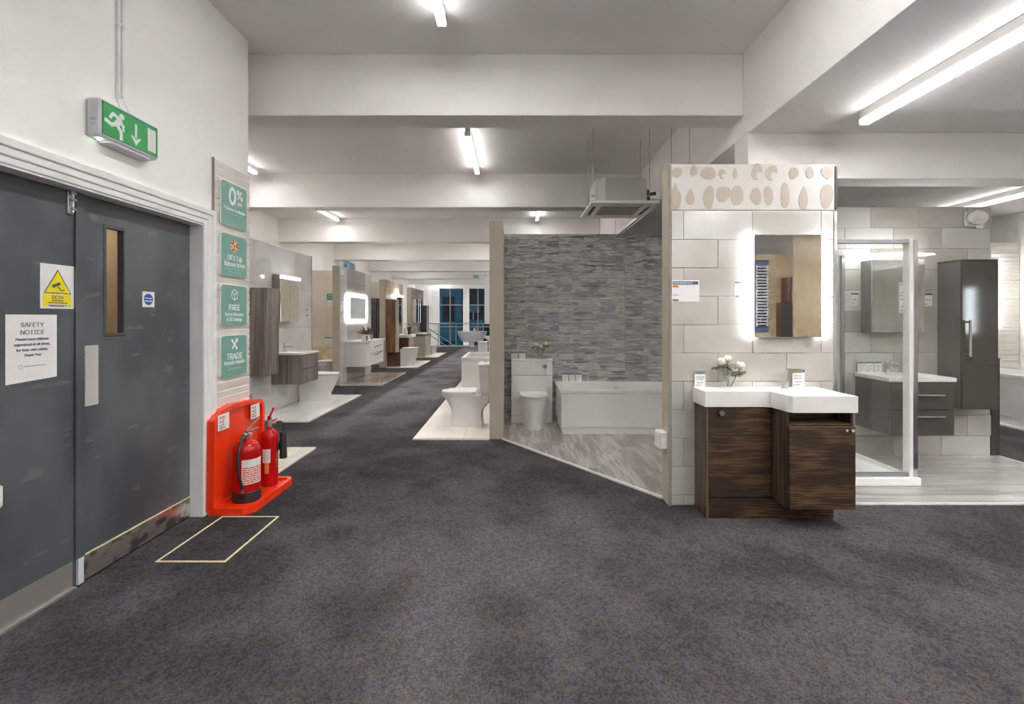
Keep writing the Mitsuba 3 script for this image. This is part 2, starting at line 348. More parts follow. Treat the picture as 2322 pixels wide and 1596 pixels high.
part(D, 'frame', r, 'm_satin_white')
def leaf(y0, y1):
    k = part(D, 'leaf', bx(DX - 0.045, DX, y0, y1, 0.008, 2.125, 0.002), 'm_door')
    return k
lf = leaf(1.62, 2.468)
hole = bx(DX - 0.1, DX + 0.1, 2.648, 2.772, 1.36, 1.975)
rl = numbered(D + '__leaf'); TAKEN.add(rl)
put(rl, diff(bx(DX - 0.03, DX, 2.508, 3.342, 0.008, 2.125, 0.002), hole), 'm_door')
fr = diff(bx(DX - 0.032, DX + 0.006, 2.638, 2.782, 1.343, 1.992, 0.003), bx(DX - 0.1, DX + 0.1, 2.652, 2.768, 1.362, 1.973))
part(rl, 'vision_frame', fr, 'm_charcoal')
part(rl, 'pane', pane((DX - 0.024, 2.656, 1.361), Y3, Z3, 0.108, 0.613), 'm_glass')
part(rl, 'kick_plate', bx(DX, DX + 0.002, 2.512, 3.338, 0.012, 0.145), 'm_kick_dirty', label='dirty dark steel kick plate')
part(rl, 'kick_plate_lip', bx(DX, DX + 0.006, 2.512, 3.338, 0.146, 0.154), 'm_cream')
part(rl, 'push_plate', plate(2.555, 1.13, 0.10, 0.335, 0.002, (DX, 0, 0), LW, 0.006), 'm_push', label='bright steel push plate')
part(lf, 'kick_plate', bx(DX, DX + 0.002, 1.63, 2.452, 0.012, 0.15), 'm_steel', label='brushed steel kick plate')
part(lf, 'threshold_strip', bx(DX, DX + 0.018, 1.63, 2.46, 0.0, 0.012), 'm_steel')
part(D, 'astragal', bx(DX + 0.0005, DX + 0.012, 2.462, 2.514, 0.152, 2.125, 0.002), 'm_door')
part(D, 'astragal_core', bx(DX - 0.03, DX, 2.4685, 2.5075, 0.008, 2.125), 'm_door')
part(D, 'astragal_foot', bx(DX + 0.0005, DX + 0.014, 2.472, 2.504, 0.01, 0.15), 'm_plastic_grey')
bolt = [bx(DX, DX + 0.012, 2.418, 2.452, 2.0, 2.12, 0.002), cyl((DX + 0.02, 2.435, 2.01), (DX + 0.02, 2.435, 2.15), 0.008), bx(DX + 0.012, DX + 0.034, 2.424, 2.446, 2.02, 2.035, 0.002), bx(DX + 0.012, DX + 0.03, 2.42, 2.45, 2.07, 2.085, 0.002), bx(DX + 0.012, DX + 0.03, 2.42, 2.45, 2.105, 2.118, 0.002)]
part(lf, 'flush_bolt', bolt, 'm_chrome', label='chrome bolt at the top of the leaf')
whole('door_holder', 'white rounded door holder fixed to the grey left leaf at the photo edge', 'door holder', bx(DX, DX + 0.075, 1.93, 2.07, 0.59, 0.71, 0.02), 'm_gloss_white', 30)

# ---- signs on the doors
o = (DX + 0.0005, 0, 0)
def sheet(name, label, cat, cu, cv, w, h, skew=0.0):
    k = thing(name, label, cat)
    p = Polygon([(cu - w / 2, cv - h / 2), (cu + w / 2, cv - h / 2 + skew), (cu + w / 2, cv + h / 2), (cu - w / 2, cv + h / 2)])
    part(k, 'sheet', extr(p, 0.0012, o, LW), 'm_paper'); return k
k = sheet('camera_warning_sign', 'white and yellow CCTV camera warning sign on the grey left door leaf', 'sign', 2.372, 1.612, 0.176, 0.228)
q = on(o, LW, 2.372, 1.612, 0.0012)
tri = Polygon([(-0.072, -0.036), (0.072, -0.036), (0.0, 0.088)])
part(k, 'triangle', extr(tri, 0.0008, q, LW), 'm_ink'); q2 = on(q, LW, 0, 0, 0.0008)
part(k, 'triangle_face', extr(tri.buffer(-0.004, join_style=2), 0.0005, q2, LW), 'm_yellow')
cam = unary_union([affinity.rotate(sbox(-0.022, -0.006, 0.022, 0.006), 25), LW and Point(0.0, -0.012).buffer(0.001)])
q3 = on(q2, LW, 0, 0, 0.0005)
part(k, 'camera_symbol', [extr(affinity.translate(affinity.rotate(sbox(-0.022, -0.007, 0.022, 0.007), 24), -0.008, 0.008), 0.0005, q3, LW), extr(Polygon([(-0.004, 0.0), (0.002, 0.0), (0.018, -0.016), (0.014, -0.018)]), 0.0005, q3, LW), extr(sbox(0.014, -0.019, 0.034, -0.015), 0.0005, q3, LW)], 'm_ink')
part(k, 'yellow_box', extr(sbox(-0.076, -0.104, 0.072, -0.040), 0.0008, q, LW), 'm_yellow')
part(k, 'letters', text('CCTV', 0.017, on(q, LW, 0, -0.064, 0.0008), LW, maxw=0.06), 'm_ink')
part(k, 'white_strip', extr(sbox(-0.056, -0.104, 0.055, -0.091), 0.001, q, LW), 'm_paper')
part(k, 'small_print', bars(on(q, LW, 0, 0, 0.0012), LW, [(-0.03, 0.03, -0.074), (-0.05, 0.05, -0.085), (-0.05, 0.05, -0.098), (-0.04, 0.03, -0.103)], 0.0035, 3), 'm_ink')
k = sheet('safety_notice', 'white paper SAFETY NOTICE stuck to the grey left door leaf', 'notice', 2.248, 1.302, 0.24, 0.33, 0.012)
q = on(o, LW, 2.248, 1.302, 0.0012)
part(k, 'heading', [text('SAFETY', 0.021, on(q, LW, 0.0, 0.105), LW, bold=False), text('NOTICE', 0.021, on(q, LW, 0.0, 0.068), LW)], 'm_ink')
part(k, 'message', [text(s, 0.0115, on(q, LW, 0.0, v), LW, maxw=w, bold=True) for s, v, w in (('Please keep children', 0.04, 0.18), ('supervised at all times,', 0.014, 0.195), ('for their own safety.', -0.012, 0.17), ('Thank You', -0.038, 0.09))], 'm_ink')
part(k, 'logo', [extr(Point(-0.055, -0.088).buffer(0.010).difference(Point(-0.055, -0.088).buffer(0.0085)), 0.0008, q, LW), bars(q, LW, [(-0.04, 0.06, -0.088)], 0.004, 5)], 'm_softink')
k = sheet('fire_door_sign', 'small white square sign with blue disc on the grey right door leaf', 'sign', 2.962, 1.57, 0.098, 0.10)
q = on(o, LW, 2.962, 1.57, 0.0012)
part(k, 'disc', extr(Point(0, 0).buffer(0.036), 0.0006, q, LW), 'm_blue')
part(k, 'letters', [text('Fire door', 0.0095, on(q, LW, 0, 0.003, 0.0006), LW, bold=True), text('keep shut', 0.0095, on(q, LW, 0, -0.015, 0.0006), LW, bold=True)], 'm_text_white')

# ---- exit sign
k = thing('exit_sign', 'green running man emergency exit light box above the grey doors', 'exit sign')
part(k, 'case', bx(LX, LX + 0.08, 2.43, 2.83, 2.416, 2.625, 0.012), 'm_plastic_grey')
q = on((LX + 0.08, 0, 0), LW, 2.63, 2.5205)
part(k, 'panel', extr(sbox(-0.19, -0.088, 0.188, 0.09), 0.0015, q, LW), 'm_exit_dark', emit=None)
part(k, 'panel_face', extr(sbox(-0.186, -0.084, 0.180, 0.081), 0.0010, on(q, LW, 0, 0, 0.0015), LW), 'm_exit')
q2 = on(q, LW, 0, 0, 0.0025)
def limb(*p, w=0.011):
    from shapely.geometry import LineString
    return LineString(p).buffer(w, cap_style=2, join_style=1)
man = unary_union([Point(-0.070, 0.050).buffer(0.017), limb((-0.076, 0.032), (-0.105, -0.006), w=0.017), limb((-0.082, 0.030), (-0.125, 0.046), (-0.148, 0.014), w=0.0085),
                   limb((-0.085, 0.026), (-0.066, 0.004), (-0.052, -0.002), w=0.008), limb((-0.066, 0.004), (-0.056, -0.028), w=0.006), limb((-0.100, -0.006), (-0.075, -0.036), (-0.073, -0.082), w=0.0105), limb((-0.106, -0.004), (-0.135, -0.018), (-0.178, -0.004), w=0.011)])
part(k, 'running_man', extr(man, 0.001, q2, LW), 'm_exit_white', label='white running man')
part(k, 'arrow', extr(unary_union([sbox(0.018, -0.03, 0.034, 0.05), Polygon([(-0.012, -0.022), (0.0, -0.022), (0.026, -0.04), (0.052, -0.022), (0.064, -0.022), (0.026, -0.074)])]), 0.001, q2, LW), 'm_exit_white', label='white downward arrow')
part(k, 'door_symbol', extr(sbox(0.110, -0.068, 0.172, 0.066), 0.001, q2, LW), 'm_exit_white', label='pale doorway rectangle')
part(k, 'indicator', lathe([(0, 0), (0.008, 0.001), (0.010, 0.008), (0.010, 0.02)], (LX + 0.045, 2.462, 2.402), 12), 'm_gloss_white', True, em(5, (0.8, 1, 0.8)))
part(k, 'mark', [text('CE', 0.014, on((LX + 0.04, 2.4298, 2.50), FC, 0, 0), FC), extr(Point(0, 0).buffer(0.008).difference(Point(0, 0).buffer(0.0066)), 0.001, (LX + 0.04, 2.4298, 2.482), FC)], 'm_softink')
part(k, 'lower_tray', bx(LX + 0.001, LX + 0.07, 2.50, 2.78, 2.404, 2.416, 0.003), 'm_plastic_grey')
for i, (y, zb) in enumerate(((2.62, 2.70), (2.648, 2.72))):
    whole('cable_conduit', ['thin white conduit rising from the exit sign, the left of two', 'thin white conduit rising from the exit sign, the right of two'][i], 'conduit', [bx(LX, LX + 0.02, y - 0.008, y + 0.008, zb, CEIL, 0.003), bx(LX, LX + 0.024, y - 0.011, y + 0.011, 3.12, 3.14, 0.002)], 'm_satin_white')
whole('sign_cable', 'thin grey cables fanning down into the top of the exit sign', 'cable', [tube([(LX + 0.005, 2.62, 2.70), (LX + 0.012, 2.625, 2.66), (LX + 0.03, 2.628, 2.625)], 0.002, 6), tube([(LX + 0.005, 2.648, 2.72), (LX + 0.012, 2.67, 2.68), (LX + 0.03, 2.685, 2.625)], 0.002, 6)], 'm_plastic_grey')

# ---- ribbed tile panel at the end of the left wall, with the four signs
k = thing('ribbed_tile_panel', 'pale ribbed tile strip on the wall end behind the green signs', 'tiled panel')
PX = LX + 0.001
part(k, 'edge_trim', bx(PX, PX + 0.016, 3.448, 3.456, 0.0, 2.66), 'm_trimgrey')
for i in range(9):
    z0 = 0.005 + i * 0.295; n = 41; zz = np.linspace(0, 0.292, n)
    dd = 0.006 + 0.008 * ((zz / 0.292 * 5) % 1.0) ** 0.6
    pr = Polygon([(0, 0)] + list(zip(dd, zz)) + [(0, 0.292)])
    part(k, 'tile', extr(pr, 0.462, (PX, 3.458 + 0.462, z0), ((1, 0, 0), (0, 0, 1))), 'm_rib')
SX = PX + 0.0145
def green_sign(label, z0, z1):
    k = thing('wall_sign', label, 'sign', 'green signs on the ribbed panel'); labels[k].pop('group')
    part(k, 'board', plate(3.682, (z0 + z1) / 2, 0.336, z1 - z0, 0.012, (SX, 0, 0), LW, 0.03), 'm_satin_white')
    part(k, 'face', plate(3.682, (z0 + z1) / 2, 0.332, z1 - z0 - 0.004, 0.0015, (SX + 0.012, 0, 0), LW, 0.028), 'm_teal')
    return k, on((SX + 0.0135, 0, 0), LW, 3.682, (z0 + z1) / 2)
k, q = green_sign('green 0% finance sign, topmost of the four on the ribbed wall strip', 2.172, 2.522)
zero = affinity.scale(Point(0, 0).buffer(1), 0.048, 0.072).difference(affinity.scale(Point(0, 0).buffer(1), 0.024, 0.046))
part(k, 'zero', extr(affinity.translate(zero, -0.028, 0.072), 0.001, q, LW), 'm_text_white')
part(k, 'letters', [text('%', 0.075, on(q, LW, 0.07, 0.062), LW, bold=True, maxw=0.085), text('APR', 0.024, on(q, LW, 0.07, 0.016), LW, bold=True), text('Finance Available', 0.026, on(q, LW, 0.005, -0.048), LW, bold=True, maxw=0.27)], 'm_text_white')
part(k, 'small_print', bars(q, LW, [(-0.10, 0.10, -0.07), (0.035, 0.10, 0.004)], 0.006, 8), 'm_text_pale')
k, q = green_sign("green sign with flag burst reading UK's Top, second from top", 1.778, 2.112)
burst = []
for i in range(9):
    a0 = i * 2 * math.pi / 9 + 0.2
    burst.append(Polygon([(0.010 * math.cos(a0 - 0.9), 0.010 * math.sin(a0 - 0.9)), (0.054 * math.cos(a0 - 0.16), 0.054 * math.sin(a0 - 0.16)), (0.054 * math.cos(a0 + 0.16), 0.054 * math.sin(a0 + 0.16)), (0.010 * math.cos(a0 + 0.9), 0.010 * math.sin(a0 + 0.9))]))
q2 = on(q, LW, 0.0, 0.078)
part(k, 'burst', extr(unary_union(burst), 0.001, q2, LW), 'm_flagcream')
part(k, 'burst_rays', extr(unary_union([affinity.scale(b, 0.8, 0.8, origin=(0, 0)) for b in burst[::3]]), 0.0014, q2, LW), 'm_flagred')
part(k, 'burst_tips', [extr(Polygon([(0.03 * math.cos(a - 0.2), 0.03 * math.sin(a - 0.2)), (0.056 * math.cos(a), 0.056 * math.sin(a)), (0.03 * math.cos(a + 0.2), 0.03 * math.sin(a + 0.2))]), 0.0016, q2, LW) for a in [i * 2 * math.pi / 9 + 0.55 for i in (0, 2, 3, 5, 7, 8)]], 'm_flagnavy')
part(k, 'letters', [text("UK's Top", 0.042, on(q, LW, 0.005, -0.035), LW, bold=True, maxw=0.19), text('Bathroom Brands', 0.034, on(q, LW, 0.005, -0.084), LW, bold=True, maxw=0.27)], 'm_text_white')
part(k, 'small_print', bars(q, LW, [(-0.125, 0.125, -0.11), (-0.08, 0.09, -0.132)], 0.007, 9), 'm_text_pale')
k, q = green_sign('green FREE home measure sign, third from the top', 1.388, 1.712)
hexa = Polygon([(0.047 * math.cos(math.pi / 2 + i * math.pi / 3), 0.047 * math.sin(math.pi / 2 + i * math.pi / 3)) for i in range(6)])
cube = unary_union([hexa.difference(hexa.buffer(-0.008)), limb((0, 0), (0, -0.04), w=0.004), limb((0, 0), (0.034, 0.02), w=0.004), limb((0, 0), (-0.034, 0.02), w=0.004)])
part(k, 'cube_symbol', extr(cube, 0.001, on(q, LW, 0.0, 0.085), LW), 'm_text_white')
part(k, 'letters', [text('FREE', 0.044, on(q, LW, 0, -0.038), LW, bold=True, maxw=0.15), text('Home Measure', 0.027, on(q, LW, 0, -0.083), LW, maxw=0.245, bold=True), text('& 3D Design', 0.027, on(q, LW, 0, -0.124), LW, maxw=0.2, bold=True)], 'm_text_white')
k, q = green_sign('green TRADE accounts sign, lowest of the four on the ribbed strip', 0.985, 1.312)
wr = unary_union([limb((-0.03, -0.036), (0.03, 0.03), w=0.008), limb((0.03, -0.036), (-0.03, 0.03), w=0.0085), Point(0.03, 0.032).buffer(0.018).difference(sbox(0.024, 0.036, 0.036, 0.06)), Point(-0.032, 0.030).buffer(0.012), Point(0.03, -0.036).buffer(0.011)])
part(k, 'tools_symbol', extr(wr, 0.001, on(q, LW, 0.0, 0.093), LW), 'm_text_white')
part(k, 'letters', [text('TRADE', 0.046, on(q, LW, 0, -0.026), LW, bold=True, maxw=0.21), text('Accounts Available', 0.03, on(q, LW, 0, -0.066), LW, bold=True, maxw=0.27)], 'm_text_white')
part(k, 'small_print', bars(q, LW, [(-0.09, 0.09, -0.108)], 0.008, 11), 'm_text_pale')

# ---- fire extinguisher stand
k = thing('extinguisher_stand', 'orange red moulded fire extinguisher stand against the ribbed wall strip', 'extinguisher stand')
bxs = Polygon([(3.36, 0.02), (4.05, 0.02), (4.05, 0.70), (4.00, 0.745), (3.86, 0.765), (3.60, 0.775), (3.46, 0.755), (3.37, 0.69)]).buffer(-0.02).buffer(0.02)
part(k, 'back', extr(bxs, 0.028, (LX + 0.017, 0, 0), LW), 'm_red_stand', 30)
rim = bxs.difference(bxs.buffer(-0.035))
part(k, 'back_rim', extr(rim, 0.026, (LX + 0.045, 0, 0), LW), 'm_red_stand')
tray = Polygon([(LX + 0.02, 3.36), (LX + 0.285, 3.36), (LX + 0.34, 3.43), (LX + 0.34, 3.99), (LX + 0.30, 4.05), (LX + 0.02, 4.05)]).buffer(-0.02).buffer(0.02)
part(k, 'tray', extr(tray, 0.034, (0, 0, 0.0), UP), 'm_red_stand')
part(k, 'tray_rim', extr(tray.difference(tray.buffer(-0.035)), 0.02, (0, 0, 0.034), UP), 'm_red_stand')
for y, x in ((3.585, -2.085), (3.90, -2.08)):
    part(k, 'locating_ring', lathe([(0.105, 0), (0.105, 0.006), (0.117, 0.006), (0.117, 0)], (x, y, 0.034), 30), 'm_red_stand')
for i, (y, z) in enumerate(((3.475, 0.665), (3.90, 0.66))):
    s = thing('instruction_sticker', ['white instruction sticker on the red stand, above the large extinguisher', 'white instruction sticker on the red stand, above the slim extinguisher'][i], 'sticker')
    part(s, 'sheet', plate(y, z, 0.135, 0.12, 0.001, (LX + 0.0715, 0, 0), LW), 'm_paper')
    q = on((LX + 0.0725, 0, 0), LW, y, z)
    part(s, 'print', bars(q, LW, [(-0.05, -0.02, 0.03), (-0.05, -0.02, 0.0), (-0.05, -0.02, -0.03), (-0.05, 0.02, -0.048)], 0.012, 20 + i), 'm_softink')
    part(s, 'red_print', bars(q, LW, [(-0.012, 0.012, 0.03), (-0.012, 0.006, 0.012), (-0.012, 0.006, -0.006), (-0.012, 0.006, -0.024)], 0.012, 30 + i), 'm_flagred')
# the large extinguisher
cx, cy, z0 = -2.085, 3.585, 0.036
k = thing('fire_extinguisher', 'large red fire extinguisher with black foot and hose on the red stand', 'fire extinguisher')
part(k, 'cylinder', lathe([(0.0, 0.05), (0.092, 0.05), (0.095, 0.06), (0.095, 0.385), (0.091, 0.41), (0.075, 0.44), (0.045, 0.457), (0.024, 0.462), (0.022, 0.475), (0, 0.475)], (cx, cy, z0), 36), 'm_red', 35)
part(k, 'foot', lathe([(0.0, 0.0), (0.092, 0.0), (0.099, 0.006), (0.099, 0.075), (0.0955, 0.08), (0, 0.08)], (cx, cy, z0), 36), 'm_rubber', 30)
part(k, 'valve', [cyl((cx, cy, z0 + 0.475), (cx, cy, z0 + 0.53), 0.019), cyl((cx, cy - 0.005, z0 + 0.505), (cx, cy - 0.055, z0 + 0.505), 0.015), cyl((cx - 0.03, cy, z0 + 0.51), (cx + 0.035, cy, z0 + 0.51), 0.010)], 'm_chrome', 30)
part(k, 'lever', [tube([(cx, cy, z0 + 0.535), (cx + 0.01, cy + 0.06, z0 + 0.57), (cx + 0.015, cy + 0.15, z0 + 0.60)], 0.007, 8), tube([(cx, cy, z0 + 0.52), (cx + 0.012, cy + 0.07, z0 + 0.528), (cx + 0.015, cy + 0.14, z0 + 0.526)], 0.007, 8)], 'm_steel', 30)
a = np.linspace(0, 1, 16)
hp = [(cx + 0.015, cy - 0.055, z0 + 0.505), (cx + 0.02, cy - 0.10, z0 + 0.485), (cx + 0.024, cy - 0.145, z0 + 0.42), (cx + 0.026, cy - 0.162, z0 + 0.33), (cx + 0.028, cy - 0.155, z0 + 0.24), (cx + 0.032, cy - 0.13, z0 + 0.15), (cx + 0.036, cy - 0.113, z0 + 0.09)]
from scipy.interpolate import CubicSpline
hose = CubicSpline(np.arange(7), np.array(hp))(np.linspace(0, 6, 30))
part(k, 'hose', tube(hose, 0.011, 10), 'm_rubber', True)
part(k, 'nozzle', cyl(hose[-1], (cx + 0.04, cy - 0.103, z0 + 0.045), 0.014, 12, 0.010), 'm_rubber', 40)
part(k, 'hose_clip', cyl((cx + 0.0345, cy - 0.119, z0 + 0.115), (cx + 0.036, cy - 0.113, z0 + 0.092), 0.0145, 12), 'm_chrome', 40)
def wrap(cx, cy, rr, a0, a1, z0, z1, n=16, d=0.001):
    t = np.radians(np.linspace(a0, a1, n)); R = []
    for i in t:
        c, s = math.cos(i), math.sin(i)
        R.append(np.array([[cx + rr * c, cy + rr * s, z0], [cx + (rr + d) * c, cy + (rr + d) * s, z0], [cx + (rr + d) * c, cy + (rr + d) * s, z1], [cx + rr * c, cy + rr * s, z1]]))
    return loft(R)
part(k, 'paper_label', wrap(cx, cy, 0.0952, -82, 18, z0 + 0.14, z0 + 0.33), 'm_paper')
def wrapbars(cx, cy, rr, a0, a1, zs, h, seed):
    r = random.Random(seed); out = []
    for z in zs:
        a = a0
        while a < a1:
            w = min(r.uniform(8, 30), a1 - a); out.append(wrap(cx, cy, rr, a, a + w, z, z + h, 5)); a += w + 4
    return trimesh.util.concatenate(out)
part(k, 'label_print', wrapbars(cx, cy, 0.0963, -78, 14, [z0 + 0.15 + 0.016 * i for i in range(8)], 0.009, 4), 'm_flagred')
# the slim CO2 extinguisher
cx, cy = -2.08, 3.905
k = thing('fire_extinguisher', 'slim red fire extinguisher with black horn on the red stand', 'fire extinguisher')
part(k, 'cylinder', lathe([(0.0, 0.0), (0.062, 0.0), (0.067, 0.008), (0.067, 0.40), (0.06, 0.435), (0.04, 0.462), (0.025, 0.472), (0.024, 0.49), (0, 0.49)], (cx, cy, z0), 32), 'm_red', 35)
part(k, 'valve', [cyl((cx, cy, z0 + 0.49), (cx, cy, z0 + 0.55), 0.02), cyl((cx, cy, z0 + 0.52), (cx + 0.05, cy + 0.02, z0 + 0.52), 0.012), cyl((cx - 0.035, cy, z0 + 0.535), (cx, cy, z0 + 0.535), 0.012)], 'm_steel', 30)
part(k, 'lever', [bx(cx - 0.012, cx + 0.012, cy - 0.012, cy + 0.012, z0 + 0.55, z0 + 0.58, 0.003), tube([(cx, cy, z0 + 0.57), (cx + 0.005, cy + 0.03, z0 + 0.61), (cx + 0.01, cy + 0.05, z0 + 0.64)], 0.009, 8), tube([(cx + 0.01, cy, z0 + 0.535), (cx + 0.02, cy + 0.08, z0 + 0.535)], 0.006, 8)], 'm_red', 30)
hs = CubicSpline(np.arange(4), np.array([(cx + 0.05, cy + 0.02, z0 + 0.52), (cx + 0.085, cy + 0.03, z0 + 0.525), (cx + 0.10, cy + 0.035, z0 + 0.49), (cx + 0.10, cy + 0.035, z0 + 0.44)]))(np.linspace(0, 3, 14))
part(k, 'hose', tube(hs, 0.007, 8), 'm_rubber', True)
part(k, 'horn', lathe([(0, 0), (0.030, 0.0), (0.030, 0.02), (0.026, 0.21), (0.018, 0.225), (0, 0.226)], (cx + 0.10, cy + 0.035, z0 + 0.215), 20), 'm_rubber', 35)
part(k, 'bracket', bx(cx + 0.06, cx + 0.078, cy - 0.01, cy + 0.04, z0 + 0.29, z0 + 0.36, 0.003), 'm_rubber')
part(k, 'paper_label', wrap(cx, cy, 0.0672, -110, -55, z0 + 0.20, z0 + 0.315), 'm_paper')
part(k, 'orange_label', wrap(cx, cy, 0.0672, -95, -65, z0 + 0.11, z0 + 0.20), 'm_orange')
part(k, 'label_print', wrapbars(cx, cy, 0.0676, -20, 25, [z0 + 0.15 + 0.02 * i for i in range(7)], 0.008, 6), 'm_gold')

# ---- floor access hatch
k = thing('floor_hatch', 'rectangular carpeted floor hatch with cream edging in front of the red stand', 'floor hatch')
part(k, 'lid', bx(-2.115, -1.725, 2.735, 3.335, 0.0, 0.003), 'm_carpet')
for a in (bx(-2.13, -2.115, 2.72, 3.35, 0, 0.005, 0.001), bx(-1.725, -1.71, 2.72, 3.35, 0, 0.005, 0.001), bx(-2.115, -1.725, 2.72, 2.735, 0, 0.005, 0.001), bx(-2.115, -1.725, 3.335, 3.35, 0, 0.005, 0.001)):
    part(k, 'edge_trim', a, 'm_cream')

# ================================================================== STRIP LIGHTS
def strip(label, x, y0, y1, top, lamp=True, group=None):
    k = thing('strip_light', label, 'strip light', group)
    part(k, 'housing', bx(x - 0.03, x + 0.03, y0, y1, top - 0.065, top - 0.0005, 0.004), 'm_satin_white')
    part(k, 'side_diffuser', bx(x - 0.036, x + 0.036, y0 + 0.012, y1 - 0.012, top - 0.108, top - 0.0652, 0.008), 'm_satin_white', emit=em(TUBE * 0.055, (1.0, 0.985, 0.96)))
    part(k, 'diffuser', bx(x - 0.031, x + 0.031, y0 + 0.012, y1 - 0.012, top - 0.1105, top - 0.1082, 0.001), 'm_satin_white', emit=em(TUBE, (1.0, 0.985, 0.96)))
    for e in (y0, y1 - 0.0118):
        part(k, 'end_cap', bx(x - 0.037, x + 0.037, e, e + 0.0118, top - 0.111, top - 0.0652, 0.004), 'm_satin_white')
strip('white strip light on the ceiling at the top edge of the photo', -0.555, 2.05, 3.55, CEIL)
strip('long white strip light between the first two ceiling beams, over the walkway', -0.57, 5.66, 7.2, CEIL)
strip('strip light seen end on, just above the air conditioning cassette to its left', 0.535, 9.15, 10.65, CEIL)
strip('strip light peeping out at the top of the left wall corner', -4.05, 5.7, 7.2, CEIL)
strip('strip light under the second beam above the grey marble display', -4.1, 9.2, 10.7, CEIL)
strip('largest strip light, on the low ceiling at the top right', 2.74, 1.9, 3.6, SOF)
strip('strip light on the low ceiling above the right shower display', 6.34, 5.0, 6.72, SOF)
for i, (x, y, t) in enumerate(((-0.57, -1.3, CEIL), (-0.57, -4.7, CEIL), (2.74, -0.1, SOF), (2.74, -2.4, SOF), (6.34, -0.2, SOF), (6.34, -3.2, SOF), (4.5, -4.4, SOF), (4.5, 0.2, SOF), (1.2, 1.25, CEIL))):
    strip('unseen strip light added on the ceiling', x, y, y + 1.5, t, group='added strip lights above or behind the camera')  # lamps added out of view to brighten the room and its reflections
for i, (x, y, t) in enumerate(((-4.05, 12.3, CEIL), (-0.57, 12.3, CEIL), (-4.05, 15.6, CEIL), (-0.57, 15.6, CEIL), (-4.05, 19.1, CEIL), (-0.57, 19.1, CEIL), (-4.05, 22.2, CEIL), (-0.57, 22.2, CEIL), (4.4, 9.2, SOF), (1.2, 12.4, CEIL), (-4.05, 24.8, CEIL), (-0.57, 24.8, CEIL))):
    strip('unseen strip light behind the farther ceiling beams', x, y, y + (1.5 if y < 24 else 1.1), t, group='strip lights hidden by the beams')  # rows assumed to run on; the farthest lamps are added to brighten the end

# ================================================================== RIGHT SIDE DISPLAYS
# ---- stone bath cubicle
P = thing('display_partition', 'taupe edged tall partition left of the stone tiled bath display', 'partition')
part(P, 'panel', bx(-0.29, -0.13, 5.48, 11.0, 0.0, 2.61, 0.003), 'm_taupe')
fl = Polygon([(-0.128, 5.49), (1.2, 3.70), (2.34, 3.73), (2.34, 6.45), (-0.128, 6.45)])
K = thing('bath_display_floor', 'grey wood effect plank floor of the stone tiled bath display', 'plank floor')
part(K, 'base', extr(fl, 0.006, (0, 0, 0), UP), 'm_grout_dark')
n = 0
for i in range(15):
    x0 = -0.13 + i * 0.166
    off = -rng.random() * 0.8
    y = 3.5 + off
    while y < 6.5:
        g = sbox(x0 + 0.001, y + 0.001, x0 + 0.165, y + 0.919).intersection(fl)
        if not g.is_empty and g.geom_type == 'Polygon' and g.area > 1e-3:
            part(K, 'plank', extr(g, 0.009, (0, 0, 0.006), UP), PL[rng.randrange(3)])
        y += 0.92
tr = limb((-0.135, 5.475), (1.195, 3.682), w=0.011)
whole('floor_trim', 'white diagonal edging strip between the carpet and the grey plank floor', 'floor trim', extr(tr, 0.017, (0, 0, 0), UP), 'm_satin_white')
S = thing('stone_wall', 'grey split face stone ledge wall behind the bath', 'stone wall')
part(S, 'backing', bx(-0.13, 2.5, 6.46, 6.60, 0, 2.63), 'm_grout_dark')
pieces = []
for cx0, cx1 in ((-0.128, 0.63), (0.63, 1.565), (1.565, 2.5)):
    z = 0.016
    while z < 2.62:
        h = rng.uniform(0.017, 0.036); h = min(h, 2.628 - z); x = cx0
        if 2.628 - z - h < 0.02: h = 2.628 - z
        while x < cx1 - 0.001:
            w = rng.uniform(0.09, 0.34); 
            if cx1 - x - w < 0.06: w = cx1 - x
            d = rng.uniform(0.008, 0.026)
            pieces.append((x, x + w, z, z + h, d)); x += w
        z += h
def ledge(x0, x1, z0, z1, d):
    g = 0.0012
    v = np.array([[x, y, z] for x in (x0 + g, x1 - g) for y in (0, 1) for z in (z0 + g, z1 - g)])
    for q in v:
        q[1] = 6.459 if q[1] else 6.46 - d + rng.uniform(-0.004, 0.004)
    return trimesh.Trimesh(v, np.array([[0, 1, 3], [0, 3, 2], [4, 6, 7], [4, 7, 5], [0, 4, 5], [0, 5, 1], [2, 3, 7], [2, 7, 6], [0, 2, 6], [0, 6, 4], [1, 5, 7], [1, 7, 3]]), process=False)
vis = [p for p in pieces if p[0] < 1.98 and p[2] > 0.5]
vis.sort(key=lambda p: -(p[1] - p[0]) * (p[3] - p[2]))
first = set(vis[:296]); rest = {m: [] for m in ST}
for p in pieces:
    m = ST[rng.choices(range(4), (4, 3, 2, 2))[0]]
    if p in first: part(S, 'stone', ledge(*p), m)
    else: rest[m].append(ledge(*p))
for m in ST: part(S, 'small_stones', rest[m], m, stuff=True)

